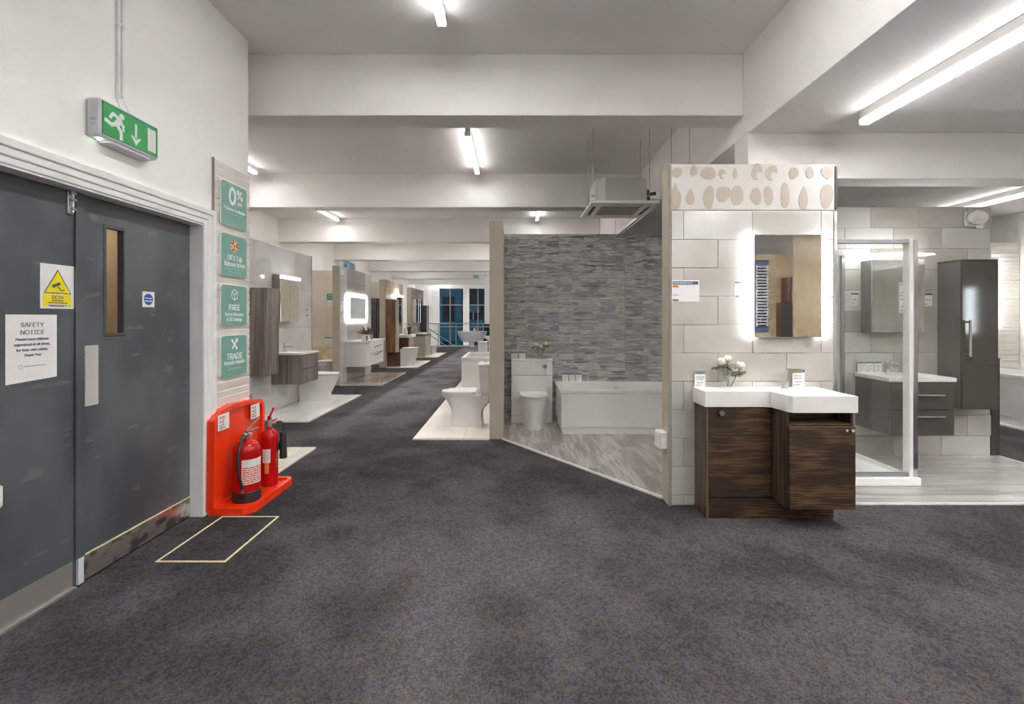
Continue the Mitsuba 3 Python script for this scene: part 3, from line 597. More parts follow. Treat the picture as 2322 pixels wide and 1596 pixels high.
def toilet_parts(k, loc, rot, L=0.5, w=0.37, H=0.41, base=0.29, waist=0.30, Lb=0.44, cistern=None, ring=None):
    """back at local y = 0, front towards -y"""
    prof = [(0.0, base, Lb), (0.03, base, Lb), (0.12, waist, Lb + 0.005), (0.25, (waist + w) / 2, (Lb + L) / 2), (H - 0.06, w - 0.012, L - 0.01), (H - 0.02, w - 0.004, L - 0.004), (H, w - 0.008, L - 0.008)]
    body = loft([dring(b, l, z, back=0.02) for z, b, l in prof])
    part(k, 'pan', moved(body, loc, rot), 'm_ceramic', 40)
    seat = loft([dring(w - 0.004, L - 0.06, H + 0.001, yb=-0.06, back=0.03), dring(w, L - 0.056, H + 0.006, yb=-0.06, back=0.03), dring(w, L - 0.056, H + 0.018, yb=-0.06, back=0.03)])
    part(k, 'seat', moved(seat, loc, rot), 'm_gloss_white', 40)
    lid = loft([dring(w - 0.004, L - 0.062, H + 0.021, yb=-0.06, back=0.03), dring(w + 0.002, L - 0.055, H + 0.026, yb=-0.06, back=0.03), dring(w, L - 0.057, H + 0.040, yb=-0.06, back=0.03), dring(w - 0.03, L - 0.085, H + 0.048, yb=-0.07, back=0.03)])
    part(k, 'lid', moved(lid, loc, rot), 'm_gloss_white', 40)
    part(k, 'hinge', moved(trimesh.util.concatenate([cyl((s * 0.08 - 0.02, -0.045, H + 0.018), (s * 0.08 + 0.02, -0.045, H + 0.018), 0.011, 12) for s in (-1, 1)]), loc, rot), 'm_chrome', 40)
# toilet with the boxed unit
k = thing('toilet_unit', 'white cistern cabinet behind the toilet in the stone bath display', 'cistern cabinet')
part(k, 'carcass', bx(-0.035, 0.53, 6.27, 6.43, 0.016, 0.86, 0.002), 'm_satin_white')
part(k, 'top', bx(-0.037, 0.532, 6.255, 6.43, 0.861, 0.885, 0.004), 'm_gloss_white')
part(k, 'upper_panel', bx(-0.033, 0.528, 6.252, 6.269, 0.672, 0.859, 0.003), 'm_gloss_white')
part(k, 'lower_panel', bx(-0.033, 0.528, 6.252, 6.269, 0.122, 0.667, 0.003), 'm_gloss_white')
part(k, 'plinth', bx(-0.030, 0.525, 6.256, 6.269, 0.016, 0.118, 0.002), 'm_gloss_white')
part(k, 'flush_button', [cyl((0.425, 6.252, 0.79), (0.425, 6.243, 0.79), 0.030, 24), cyl((0.425, 6.243, 0.79), (0.425, 6.238, 0.79), 0.023, 24)], 'm_chrome', 30, label='round chrome flush button')
k = thing('toilet', 'white toilet pan with closed lid in front of the cistern cabinet', 'toilet')
toilet_parts(k, (0.262, 6.250, 0.0155), 0, L=0.49, w=0.365, H=0.40, base=0.275, waist=0.30, Lb=0.40)
# bath
def bath(k, x0, x1, y0, y1, zt, rim=0.07, plinth=0.10, zf=0.0155):
    outer = bx(x0, x1, y0, y1, zt - 0.045, zt, 0.006)
    def bowl(e, zs):
        return trimesh.convex.convex_hull(np.array([(x, y, z) for i, j, z in zs for x in (x0 + rim + i - e, x1 - rim - i + e) for y in (y0 + rim * 0.75 + j - e, y1 - rim * 0.75 - j + e)]))
    cav = bowl(0, ((0.0, 0.0, zt + 0.01), (0.16, 0.06, zt - 0.40)))
    tub = bowl(0.02, ((0.0, 0.0, zt - 0.02), (0.16, 0.06, zt - 0.42)))
    part(k, 'tub', diff(trimesh.boolean.union([outer, tub], engine='manifold'), cav), 'm_ceramic')
    part(k, 'panel', diff(bx(x0 + 0.012, x1 - 0.012, y0 + 0.012, y1 - 0.012, plinth, zt - 0.046, 0.002), bx(x0 + 0.03, x1 - 0.03, y0 + 0.03, y1 - 0.03, -1, 3)), 'm_gloss_white')
    part(k, 'plinth', diff(bx(x0 + 0.03, x1 - 0.03, y0 + 0.028, y1 - 0.03, zf, plinth - 0.002), bx(x0 + 0.05, x1 - 0.05, y0 + 0.05, y1 - 0.05, -1, 3)), 'm_gloss_white')
k = thing('bathtub', 'white panelled bath in front of the grey stone wall', 'bath')
bath(k, 0.575, 2.28, 5.64, 6.425, 0.565)
part(k, 'overflow', [cyl((1.42, 6.372, 0.475), (1.42, 6.345, 0.472), 0.030, 20), cyl((1.455, 6.372, 0.475), (1.455, 6.35, 0.472), 0.013, 14)], 'm_chrome', 30, label='chrome overflow filler')

def price_card(label, c, w, h, uv=FC, group=None, bar='m_navy', tilt=0.0, seed=1, d=0.002):
    k = thing('price_card', label, 'price card', group)
    q = on(c, uv, 0, h / 2)
    part(k, 'card', plate(0, 0, w, h, d, q, uv), 'm_paper')
    q = on(q, uv, 0, 0, d)
    part(k, 'header', extr(sbox(-w / 2, h / 2 - 0.16 * h, w / 2, h / 2), 0.0006, q, uv), bar)
    part(k, 'print', bars(q, uv, [(-0.38 * w, 0.38 * w, 0.12 * h), (-0.38 * w, 0.30 * w, -0.02 * h), (-0.42 * w, 0.1 * w, -0.38 * h), (-0.3 * w, 0.3 * w, -0.22 * h)], 0.055 * h, seed), 'm_softink')
    return k
price_card('left price card standing on the white cistern cabinet', (0.008, 6.34, 0.886), 0.088, 0.095, seed=2)
price_card('right price card standing on the white cistern cabinet', (0.116, 6.34, 0.886), 0.088, 0.095, seed=3)
for i, t in enumerate(('leftmost', 'middle', 'rightmost')):
    price_card(t + ' of the three price cards standing on the far bath rim', (0.72 + 0.094 * i, 6.405, 0.5655), 0.082, 0.112, seed=4 + i)

def rose(label, head, r, foot, group=None, nleaf=4, seed=0, petal='m_petal'):
    k = thing('rose', label, 'rose', group); rr = random.Random(seed); h = np.array(head, float); f = np.array(foot, float)
    mid = (h + f) / 2 + np.array([0, 0, -0.01])
    part(k, 'stem', tube([f, mid, h - (0, 0, 0.4 * r)], 0.0028, 6), 'm_stem', True)
    ms = []
    core = trimesh.creation.icosphere(subdivisions=2, radius=r * 0.72); ms.append(core)
    for j in range(9):
        a = j * 2.4 + rr.random(); e = 0.2 + 0.75 * (j % 3) / 2
        p = trimesh.creation.icosphere(subdivisions=2, radius=r * 0.62); p.apply_scale((1.0, 0.30, 0.92))
        p.apply_transform(trimesh.transformations.euler_matrix(0.5 - e, 0, a - math.pi / 2)); p.apply_translation((math.cos(a) * r * 0.52, math.sin(a) * r * 0.52, r * (0.35 - 0.5 * e))); ms.append(p)
    hd = trimesh.util.concatenate(ms); hd.apply_translation(h)
    part(k, 'head', hd, petal, True)
    for j in range(nleaf):
        a = rr.uniform(0, 6.28) if nleaf > 2 else math.pi * (j + 0.15 * rr.random())
        b = h + np.array([0, 0, -1.1 * r]); n = 8; t = np.linspace(0, 1, n); ln = r * 2.3
        L = np.stack([t * ln, 0 * t, -0.35 * ln * t ** 2], 1); wd = 0.36 * ln * np.sin(np.pi * t) ** 0.8
        V = np.vstack([L + np.stack([0 * t, wd, 0.15 * wd], 1), L, L - np.stack([0 * t, wd, -0.15 * wd], 1)]); F = []
        for q in range(n - 1):
            for s in (0, n):
                F += [[s + q, s + q + 1, s + n + q], [s + q + 1, s + n + q + 1, s + n + q]]
        V2 = V - np.array([0, 0, 0.0012]); F = np.array(F); m = trimesh.Trimesh(np.vstack([V, V2]), np.vstack([F, F[:, ::-1] + len(V)]), process=False)
        part(k, 'leaf', moved(m, b, math.degrees(a)), 'm_leaf' if j % 2 else 'm_leaf_dark', True)
    return k
def vase(label, c, r, h):
    k = thing('glass_vase', label, 'vase')
    part(k, 'body', lathe([(0, 0.0), (r, 0.0), (r * 1.02, 0.01), (r * 0.92, h * 0.3), (r * 0.62, h * 0.62), (r * 0.62, h * 0.8), (r * 0.85, h), (r * 0.82, h), (r * 0.58, h * 0.8), (r * 0.56, h * 0.62), (r * 0.86, h * 0.3), (r * 0.9, 0.03), (0, 0.02)], c, 24), 'm_glass', True)
    return k
vase('small clear glass vase on the white cistern cabinet', (0.375, 6.35, 0.886), 0.032, 0.145)
for i, (dx, dy, dz, t) in enumerate(((-0.066, 0.0, 0.20, 'left'), (0.0, -0.04, 0.175, 'middle'), (0.066, 0.0, 0.21, 'right'))):
    rose(t + ' cream rose of the bunch on the cistern cabinet', (0.375 + dx, 6.35 + dy, 0.886 + dz), 0.031, (0.375 + dx * 0.15, 6.35 + dy * 0.3, 0.91), nleaf=3, seed=i, petal='m_flower_cream')

# ---- partition with vanity, mirror and tile samples
P = thing('display_partition', 'cream tiled partition with the lit mirror and dark vanity', 'partition')
part(P, 'panel', bx(1.195, 2.49, 3.545, 3.70, 0.0, 2.64, 0.002), 'm_taupe')
part(P, 'edge_strip', bx(1.196, 1.212, 3.532, 3.545, 0.0, 2.64), 'm_trimgrey')
part(P, 'edge_strip', bx(2.464, 2.49, 3.529, 3.545, 0.02, 2.272, 0.003), 'm_chrome', label='chrome edge strip')
part(P, 'edge_strip', bx(2.475, 2.49, 3.529, 3.545, 2.29, 2.62, 0.002), 'm_charcoal')
part(P, 'grout', bx(1.212, 2.464, 3.541, 3.545, 0.01, 2.28), 'm_grout')
tiles(P, 'tile', (1.213, 3.5409, 0.012), FC, 1.25, 2.266, 0.53, 0.2185, TA, shift=(0.095, 0.36), v0=-0.142, d=0.009)
part(P, 'bare_board', bx(1.213, 2.474, 3.536, 3.545, 2.282, 2.636, 0.002), 'm_backing', label='white board where tiles were taken off')
def blob(cx, cy, w, h, seed, tip=0.0, bite=0):
    r = random.Random(seed); t = np.linspace(0, 2 * np.pi, 26)[:-1]; k = []
    for a in t:
        q = 1 + 0.07 * math.sin(2 * a + seed) + 0.05 * math.sin(3 * a + 2 * seed)
        k.append((w / 2 * q * math.cos(a) * (1 - tip * max(0, math.sin(a))), h / 2 * q * math.sin(a)))
    p = Polygon(k).buffer(0)
    if bite: p = p.difference(Point(w * 0.28, -h * 0.22).buffer(min(w, h) * 0.34)); p = p if p.geom_type == 'Polygon' else max(p.geoms, key=lambda g: g.area)
    return affinity.translate(p, cx, cy)
def px2(x, y):   # the spots were measured on the board's face
    return (x - 1165) * 3.536 / 1040, 1.45 + (721 - y) * 3.536 / 1040
spots = [(1535, 391, 26, 22, 0.2, 0), (1573, 387, 16, 28, 0.3, 0), (1606, 393, 33, 30, 0, 0), (1637, 394, 16, 23, 0.2, 1), (1667, 393, 10, 24, 0.2, 0), (1716, 390, 26, 36, 0, 1), (1749, 392, 27, 34, 0, 1), (1799, 393, 22, 28, 0, 0), (1836, 392, 18, 28, 0.1, 0), (1875, 391, 27, 28, 0, 0),
         (1532, 445, 25, 58, 0.75, 0), (1565, 447, 21, 34, 0.4, 0), (1607, 447, 26, 50, 0, 0), (1640, 440, 33, 36, 0, 0), (1671, 444, 26, 48, -0.2, 0), (1714, 445, 25, 42, 0.2, 0), (1742, 444, 22, 42, 0, 0), (1780, 444, 21, 54, -0.1, 0), (1821, 450, 23, 50, 0.4, 0), (1874, 445, 30, 56, 0, 0)]
for i, (x, y, w, h, tip, bite) in enumerate(spots):
    a, b = px2(x, y); s = 3.536 / 1040
    part(P, 'adhesive_spot', extr(blob(0, 0, w * s, h * s, i, tip, bite), 0.003, (a, 3.5360, b), FC), 'm_adhesive')
# socket box on its end
k = thing('socket_box', 'white surface socket box on the end of the tiled partition', 'socket')
part(k, 'box', bx(1.135, 1.195, 3.57, 3.685, 0.43, 0.56, 0.004), 'm_satin_white')
part(k, 'plate', plate(-3.628, 0.495, 0.10, 0.115, 0.006, (1.135, 0, 0), RW, 0.006), 'm_gloss_white')
# lit mirror
k = thing('lit_mirror', 'rectangular mirror with glowing white sides above the dark vanity', 'mirror')
part(k, 'back_box', bx(1.85, 2.33, 3.502, 3.531, 1.32, 2.07), 'm_plastic_grey')
part(k, 'glass', bx(1.834, 2.345, 3.495, 3.5018, 1.305, 2.085, 0.001), 'm_mirror')
for a, b in ((1.797, 1.833), (2.346, 2.382)):
    part(k, 'light_strip', bx(a, b, 3.496, 3.5305, 1.312, 2.078, 0.004), 'm_satin_white', emit=em(LED * 1.5, (0.93, 0.97, 1.0)))
def poster(label, x0, x1, z0, z1, seed, y=3.5315):
    k = thing('price_poster', label, 'poster'); w, h = x1 - x0, z1 - z0
    q = (x0, y, z0)
    part(k, 'sheet', extr(sbox(0, 0, w, h), 0.0012, q, FC), 'm_paper'); q = on(q, FC, 0, 0, 0.0012); return k, q, w, h
k, q, w, h = poster('white wall poster with dark blue title bar on the cream tiles', 1.216, 1.428, 1.575, 1.742, 1)
part(k, 'title_bar', extr(sbox(0.006, h - 0.035, w - 0.008, h - 0.010), 0.0006, q, FC), 'm_navy')
part(k, 'title_print', bars(on(q, FC, 0, 0, 0.0006), FC, [(0.012, 0.16, h - 0.026)], 0.008, 3), 'm_paper')
part(k, 'orange_tag', extr(sbox(0.006, h - 0.058, 0.052, h - 0.040), 0.0006, q, FC), 'm_orange')
part(k, 'print', bars(q, FC, [(0.008, 0.05, h - 0.118)], 0.006, 5), 'm_softink')
part(k, 'gold_tag', extr(sbox(0.006, 0.004, 0.052, 0.020), 0.0006, q, FC), 'm_gold')
k, q, w, h = poster('small pale wall label beside the left glowing side of the lit mirror', 1.70, 1.785, 1.605, 1.735, 2)
part(k, 'header', extr(sbox(0.0, h - 0.018, w, h - 0.004), 0.0006, q, FC), 'm_tealbar')
part(k, 'tag', extr(sbox(0.004, 0.004, 0.03, 0.018), 0.0006, q, FC), 'm_tealbar')
part(k, 'print', bars(q, FC, [(0.01, 0.07, 0.06), (0.01, 0.06, 0.045)], 0.005, 5), 'm_softink')
# dark vanity
k = thing('vanity_unit', 'dark brown wood vanity with stepped white basin below the lit mirror', 'vanity unit')
YB, YL, YR = 3.530, 3.335, 3.128
part(k, 'side', bx(1.392, 1.408, YL - 0.015, YB, 0.0, 0.808), 'm_wenge_side')
part(k, 'edge_band', bx(1.392, 1.409, YL - 0.0165, YL - 0.0152, 0.0, 0.808), 'm_wenge_edge')
part(k, 'carcass', bx(1.41, 2.30, YL, YB, 0.16, 0.806), 'm_wenge')
part(k, 'carcass', bx(1.88, 2.30, YR + 0.015, YL - 0.001, 0.152, 0.72), 'm_wenge_side')
part(k, 'front_panel', bx(1.41, 1.862, YL - 0.016, YL - 0.001, 0.152, 0.806, 0.002), 'm_wenge')
part(k, 'plinth', bx(1.41, 2.318, YL - 0.012, YL + 0.06, 0.0, 0.146, 0.002), 'm_wenge')
part(k, 'inner_side', bx(1.864, 1.879, YR + 0.002, YL - 0.0165, 0.152, 0.806, 0.001), 'm_wenge_side')
part(k, 'outer_side', bx(2.301, 2.317, YR + 0.002, YB, 0.152, 0.806, 0.001), 'm_wenge_side')
part(k, 'niche_back', bx(1.88, 2.30, YL - 0.03, YL - 0.002, 0.722, 0.806), 'm_wenge')
part(k, 'shelf', bx(1.8795, 2.3008, YR + 0.004, YL - 0.031, 0.7205, 0.728), 'm_wenge_edge')
dk = part(k, 'door', bx(1.872, 2.318, YR - 0.018, YR, 0.150, 0.712, 0.002), 'm_wenge')
part(dk, 'edge_band', bx(1.872, 2.318, YR - 0.018, YR, 0.7121, 0.7145), 'm_wenge_edge')
part(dk, 'bumper', [bx(2.252, 2.268, YR - 0.022, YR - 0.0182, 0.678, 0.694, 0.002)], 'm_plastic_grey')
part(dk, 'bumper', [cyl((2.30, YR - 0.0182, 0.686), (2.30, YR - 0.024, 0.686), 0.011, 14)], 'm_plastic_grey', 30)
part(k, 'knob', [cyl((1.497, YL - 0.016, 0.765), (1.497, YL - 0.028, 0.765), 0.011, 14), cyl((1.497, YL - 0.028, 0.765), (1.497, YL - 0.044, 0.765), 0.023, 18, 0.018)], 'm_chrome', 35, label='chrome flush knob')
sh = Polygon([(1.378, YB), (1.378, YL - 0.03), (1.80, YL - 0.03), (1.845, YL - 0.045), (1.868, YR - 0.005), (1.885, YR - 0.032), (2.325, YR - 0.032), (2.325, YB)])
bs = extr(sh, 0.112, (0, 0, 0.809), UP)
cav = extr(Polygon([(1.90, YR + 0.0), (2.30, YR + 0.0), (2.30, 3.42), (1.90, 3.42)]).buffer(-0.02).buffer(0.02), 0.09, (0, 0, 0.836), UP)
cav2 = extr(sbox(1.395, YL - 0.012, 1.885, 3.515), 0.02, (0, 0, 0.917), UP)
part(k, 'basin', diff(bs, [cav, cav2]), 'm_ceramic')
part(k, 'overflow', bx(2.10, 2.145, YR + 0.004, YR + 0.012, 0.895, 0.903), 'm_charcoal')
part(k, 'waste', cyl((2.10, 3.27, 0.836), (2.10, 3.27, 0.842), 0.03, 20), 'm_chrome', 30)
k = thing('basin_tap', 'chrome square mixer tap on the stepped basin of the dark vanity', 'tap')
part(k, 'body', trimesh.convex.convex_hull(np.array([(x + s, y, z) for s, z in ((0, 0.9215), (0.035, 1.058)) for x in (2.02, 2.05) for y in (3.43, 3.475)])), 'm_chrome')
part(k, 'spout', bx(2.052, 2.165, 3.43, 3.475, 1.036, 1.062, 0.003), 'm_chrome')
part(k, 'lever', bx(2.05, 2.155, 3.436, 3.469, 1.0625, 1.070, 0.002), 'm_chrome')
part(k, 'foot', bx(2.012, 2.062, 3.425, 3.48, 0.9212, 0.925, 0.001), 'm_chrome')
price_card('price card standing on the left end of the dark vanity', (1.425, 3.512, 0.9175), 0.084, 0.125, bar='m_tealbar', seed=21)
price_card('price card standing behind the chrome tap of the dark vanity', (2.175, 3.505, 0.9215), 0.092, 0.135, bar='m_tealbar', seed=22)
vase('small clear glass vase on the stepped white basin', (1.607, 3.43, 0.9175), 0.037, 0.15)
for i, (dx, dy, dz, r, t) in enumerate(((-0.056, 0.0, 0.205, 0.037, 'leftmost'), (0.014, 0.045, 0.222, 0.036, 'middle, highest'), (0.070, -0.035, 0.178, 0.039, 'rightmost'))):
    rose(t + ' white rose in the vase on the stepped basin', (1.607 + dx, 3.43 + dy, 0.9175 + dz), r, (1.607 + dx * 0.15, 3.43 + dy * 0.3, 0.94), nleaf=4, seed=10 + i)

# ---- right shower display
fl2 = sbox(2.49, 3.565, 5.05, 4.79)
K = thing('shower_display_floor', 'pale grey plank tile floor under the glass shower display', 'plank floor')
part(K, 'base', extr(fl2, 0.008, (0, 0, 0), UP), 'm_grout')
part(K, 'front_edge', bx(2.49, 5.06, 3.553, 3.565, 0, 0.018, 0.002), 'm_satin_white')
part(K, 'side_edge', bx(5.05, 5.062, 3.565, 4.79, 0, 0.018, 0.002), 'm_satin_white')
for i in range(8):
    y0 = 3.566 + i * 0.153; x = 2.49 - rng.random() * 0.8
    while x < 5.05:
        g = sbox(x + 0.0015, y0 + 0.0015, x + 0.8985, y0 + 0.1515).intersection(fl2)
        if not g.is_empty and g.area > 1e-3: part(K, 'plank', extr(g, 0.008, (0, 0, 0.008), UP), PR[rng.randrange(3)])
        x += 0.90
P = thing('display_partition', 'patchwork tiled partition behind the glass shower, with the emergency lamp', 'partition')
part(P, 'panel', bx(2.49, 4.995, 4.81, 4.96, 0, 2.615), 'm_backing')
def pickP(r, q, kk):
    v = (r * 7 + q * 5 + (r * q) % 3) % 7
    return TP[2] if v in (3,) else TP[1] if v in (1, 4) else TP[0]
tiles(P, 'tile', (2.491, 4.8099, 0.0), FC, 2.503, 2.614, 0.506, 0.2175, TP, shift=(0.0, 0.27), v0=0.0, u0=-0.04, d=0.012, pick=pickP)
# shower tray and enclosure
k = thing('shower_tray', 'low white shower tray behind the dark vanity', 'shower tray')
part(k, 'tray', diff(bx(2.52, 3.475, 3.905, 4.795, 0.0165, 0.085, 0.006), bx(2.57, 3.42, 3.96, 4.74, 0.055, 0.2, 0.01)), 'm_ceramic')
part(k, 'waste', cyl((3.0, 4.6, 0.0552), (3.0, 4.6, 0.062), 0.05, 20), 'm_chrome', 30)
k = thing('shower_enclosure', 'clear glass shower enclosure with chrome corner post right of the dark vanity', 'shower enclosure')
part(k, 'side_pane', pane((3.428, 4.02, 0.10), Y3, Z3, 0.755, 2.0), 'm_tint', label='clear side pane')
part(k, 'front_pane', pane((2.56, 3.958, 0.12), X3, Z3, 0.84, 1.97), 'm_tint', label='clear front pane')
part(k, 'corner_post', bx(3.401, 3.435, 3.94, 4.015, 0.086, 2.135, 0.004), 'm_gloss_white', label='white faced corner post')
part(k, 'corner_post_trim', bx(3.436, 3.475, 3.94, 4.0, 0.086, 2.12, 0.004), 'm_chrome')
part(k, 'top_rail', bx(2.55, 3.4005, 3.945, 3.97, 2.09, 2.125, 0.003), 'm_silver')
part(k, 'bottom_rail', bx(2.55, 3.4005, 3.945, 3.97, 0.086, 0.12, 0.003), 'm_silver')
part(k, 'side_foot', bx(3.418, 3.438, 4.016, 4.78, 0.086, 0.10, 0.002), 'm_gloss_white')
part(k, 'wall_profile', bx(3.41, 3.445, 4.772, 4.797, 0.086, 2.10, 0.003), 'm_silver')
part(k, 'front_wall_profile', bx(2.525, 2.56, 3.945, 3.975, 0.086, 2.10, 0.003), 'm_chrome')
part(k, 'door_knob', [cyl((2.66, 3.954, 1.05), (2.66, 3.93, 1.05), 0.016, 16)], 'm_chrome', 30)
# furniture of the shower display
k = thing('vanity_unit', 'grey gloss wall vanity with two chrome handled drawers behind the shower glass', 'vanity unit')
part(k, 'carcass', bx(3.57, 4.175, 4.365, 4.797, 0.335, 0.842, 0.002), 'm_grey_gloss')
for z0, z1 in ((0.338, 0.575), (0.58, 0.838)):
    d = part(k, 'drawer', bx(3.57, 4.175, 4.347, 4.3645, z0, z1, 0.002), 'm_grey_gloss')
    zz = z1 - 0.115 if z0 > 0.5 else z1 - 0.055
    part(d, 'handle', [cyl((3.72, 4.318, zz), (4.06, 4.318, zz), 0.009, 12), cyl((3.74, 4.347, zz), (3.74, 4.318, zz), 0.008, 10), cyl((4.04, 4.347, zz), (4.04, 4.318, zz), 0.008, 10)], 'm_chrome', 40)
b = bx(3.555, 4.195, 4.335, 4.797, 0.8425, 0.885, 0.008)
cut = lathe([(0.0, 0.0), (0.10, 0.003), (0.20, 0.03), (0.205, 0.06)], (3.875, 4.545, 0.857), 30)
part(k, 'basin', diff(b, cut), 'm_ceramic', 30)
k = thing('basin_tap', 'chrome tap with side lever on the grey gloss vanity behind the glass', 'tap')
part(k, 'body', [cyl((3.875, 4.755, 0.8855), (3.875, 4.755, 0.985), 0.022, 18), cyl((3.875, 4.75, 0.95), (3.875, 4.63, 0.93), 0.013, 14)], 'm_chrome', 35)
part(k, 'lever', [cyl((3.875, 4.755, 0.985), (3.875, 4.755, 1.01), 0.024, 18, 0.018), tube([(3.89, 4.755, 1.0), (3.95, 4.74, 0.985), (3.985, 4.735, 0.98)], 0.006, 8)], 'm_chrome', 35)
for i, t in enumerate(('leftmost', 'middle', 'rightmost')):
    price_card(t + ' of the three price cards on the grey gloss vanity', (3.608 + 0.085 * i, 4.76, 0.8855), 0.078, 0.112, seed=30 + i, bar='m_tealbar')
k = thing('mirror_cabinet', 'grey mirror cabinet under an arched light behind the shower glass', 'mirror cabinet')
part(k, 'case', bx(3.63, 4.16, 4.66, 4.797, 1.307, 2.04, 0.002), 'm_grey_side')
part(k, 'door', bx(3.63, 4.16, 4.645, 4.659, 1.307, 2.04, 0.001), 'm_mirror')
ap = [(3.46, 2.07), (3.60, 2.10), (3.88, 2.115), (4.22, 2.10), (4.23, 2.085), (3.88, 2.075), (3.63, 2.045)]
part(k, 'canopy_light', extr(Polygon(ap), 0.13, (0, 4.73, 0), FC), 'm_satin_white', emit=em(LED * 0.35), label='glowing arched canopy')
k = thing('price_poster', 'tall white price sheet stuck on the mirror cabinet behind the shower glass', 'poster')
q = (3.90, 4.6448, 1.50)
part(k, 'sheet', extr(sbox(0, 0, 0.115, 0.31), 0.0012, q, FC), 'm_paper'); q = on(q, FC, 0, 0, 0.0012)
part(k, 'print', bars(q, FC, [(0.01, 0.10, 0.285), (0.02, 0.09, 0.20), (0.01, 0.04, 0.17), (0.01, 0.10, 0.135), (0.02, 0.07, 0.06), (0.01, 0.04, 0.02)], 0.012, 2), 'm_softink')
for i, (x, z, t) in enumerate(((3.53, 1.58, 'small price label on the tiles left of the grey mirror cabinet'), (4.30, 1.575, 'small price label on the tiles between mirror cabinet and tall grey cabinet'))):
    k = thing('price_label', t, 'price label'); q = (x, 4.7975, z)
    part(k, 'sheet', extr(sbox(0, 0, 0.075, 0.13), 0.0012, q, FC), 'm_paper'); q = on(q, FC, 0, 0, 0.0012)
    part(k, 'header', extr(sbox(0, 0.115, 0.075, 0.13), 0.0006, q, FC), 'm_charcoal'); part(k, 'print', bars(q, FC, [(0.01, 0.06, 0.06), (0.005, 0.025, 0.015)], 0.01, i), 'm_softink')
k = thing('soap_dispenser', 'tall dark soap dispenser on the grey gloss vanity, beside the corner post', 'soap dispenser')
part(k, 'bottle', [bx(4.075, 4.125, 4.72, 4.77, 0.8855, 1.02, 0.006)], 'm_charcoal')
part(k, 'pump', [cyl((4.10, 4.745, 1.02), (4.10, 4.745, 1.06), 0.008, 10), tube([(4.10, 4.745, 1.06), (4.10, 4.72, 1.065), (4.10, 4.70, 1.055)], 0.006, 8)], 'm_chrome', 40)
k = thing('tall_cabinet', 'tall grey gloss wall cabinet with long chrome handle right of the shower', 'cabinet')
part(k, 'case', bx(4.43, 4.785, 4.55, 4.797, 0.545, 2.015, 0.001), 'm_grey_side')
part(k, 'top_edge', bx(4.43, 4.785, 4.53, 4.797, 2.016, 2.03, 0.001), 'm_charcoal')
d = part(k, 'door', bx(4.43, 4.785, 4.53, 4.549, 0.985, 2.014, 0.002), 'm_grey_gloss')
part(k, 'door', bx(4.43, 4.785, 4.53, 4.549, 0.547, 0.981, 0.002), 'm_grey_gloss')
part(d, 'handle', [cyl((4.475, 4.495, 1.07), (4.475, 4.495, 1.43), 0.012, 12), cyl((4.475, 4.53, 1.09), (4.475, 4.495, 1.09), 0.009, 10), cyl((4.475, 4.53, 1.41), (4.475, 4.495, 1.41), 0.009, 10)], 'm_chrome', 40)
k = thing('emergency_lamp', 'white emergency lamp high on the patchwork tiled partition', 'emergency lamp')
part(k, 'base', bx(4.70, 4.90, 4.765, 4.797, 2.40, 2.56, 0.008), 'm_plastic_grey')
part(k, 'diffuser', loft([np.stack([4.80 + a * np.cos(np.linspace(0, 6.283, 29)[:-1]), np.full(28, y), 2.49 + b * np.sin(np.linspace(0, 6.283, 29)[:-1])], 1) for y, a, b in ((4.764, 0.105, 0.075), (4.73, 0.10, 0.07), (4.705, 0.07, 0.045), (4.70, 0.03, 0.02))]), 'm_gloss_white', True)
part(k, 'label', plate(4.84, 2.405, 0.075, 0.045, 0.001, (0, 4.764, 0), FC), 'm_paper')
k = thing('end_panel', 'dark gloss end panel standing at the right end of the patchwork partition', 'end panel')
part(k, 'panel', bx(5.003, 5.09, 4.80, 4.96, 0.0, 1.02, 0.004), 'm_grey_gloss')
part(k, 'cap', bx(5.001, 5.093, 4.795, 4.965, 1.021, 1.032, 0.003), 'm_grey_side')

# ---- ribbed wall display at the far right
P = thing('display_partition', 'pale ribbed tile partition at the far right with the bright edged mirror', 'partition')
part(P, 'panel', bx(5.2, 7.77, 7.06, 7.2, 0, 2.61), 'm_backing')
for r in range(9):
    for q in range(5):
        z0, x0 = r * 0.29, 5.2 + q * 0.514; n = 41; zz = np.linspace(0, 0.287, n)
        dd = 0.005 + 0.009 * ((zz / 0.287 * 5) % 1.0) ** 0.6
        m = extr(Polygon([(0, 0)] + list(zip(dd, zz)) + [(0, 0.287)]), 0.511, (x0 + 0.511, 7.0599, z0), ((0, -1, 0), (0, 0, 1)))
        part(P, 'tile', m, 'm_rib')
k = thing('lit_mirror', 'mirror with bright vertical light strip on the far right ribbed wall', 'mirror')
part(k, 'back', bx(6.75, 7.36, 7.0, 7.048, 1.29, 2.36), 'm_grey_side')
part(k, 'glass', bx(6.72, 7.38, 6.985, 6.9995, 1.27, 2.38, 0.001), 'm_mirror')
part(k, 'light_strip', bx(7.381, 7.43, 6.985, 7.048, 1.30, 2.36, 0.004), 'm_satin_white', emit=em(LED * 0.45, (0.96, 0.98, 1)))
K = thing('bath_platform', 'low white tiled platform under the far right bath', 'platform')
part(K, 'base', bx(6.55, 7.77, 4.9, 7.048, 0, 0.012), 'm_grout')
tiles(K, 'tile', (6.55, 4.9, 0.012), UP, 1.22, 2.14, 0.6, 0.6, ['m_white_floor'], d=0.008)
k = thing('bathtub', 'white bath standing under the ribbed wall at the right edge of the photo', 'bath')
bath(k, 6.66, 7.42, 5.3, 7.03, 0.69, plinth=0.12, zf=0.0205)

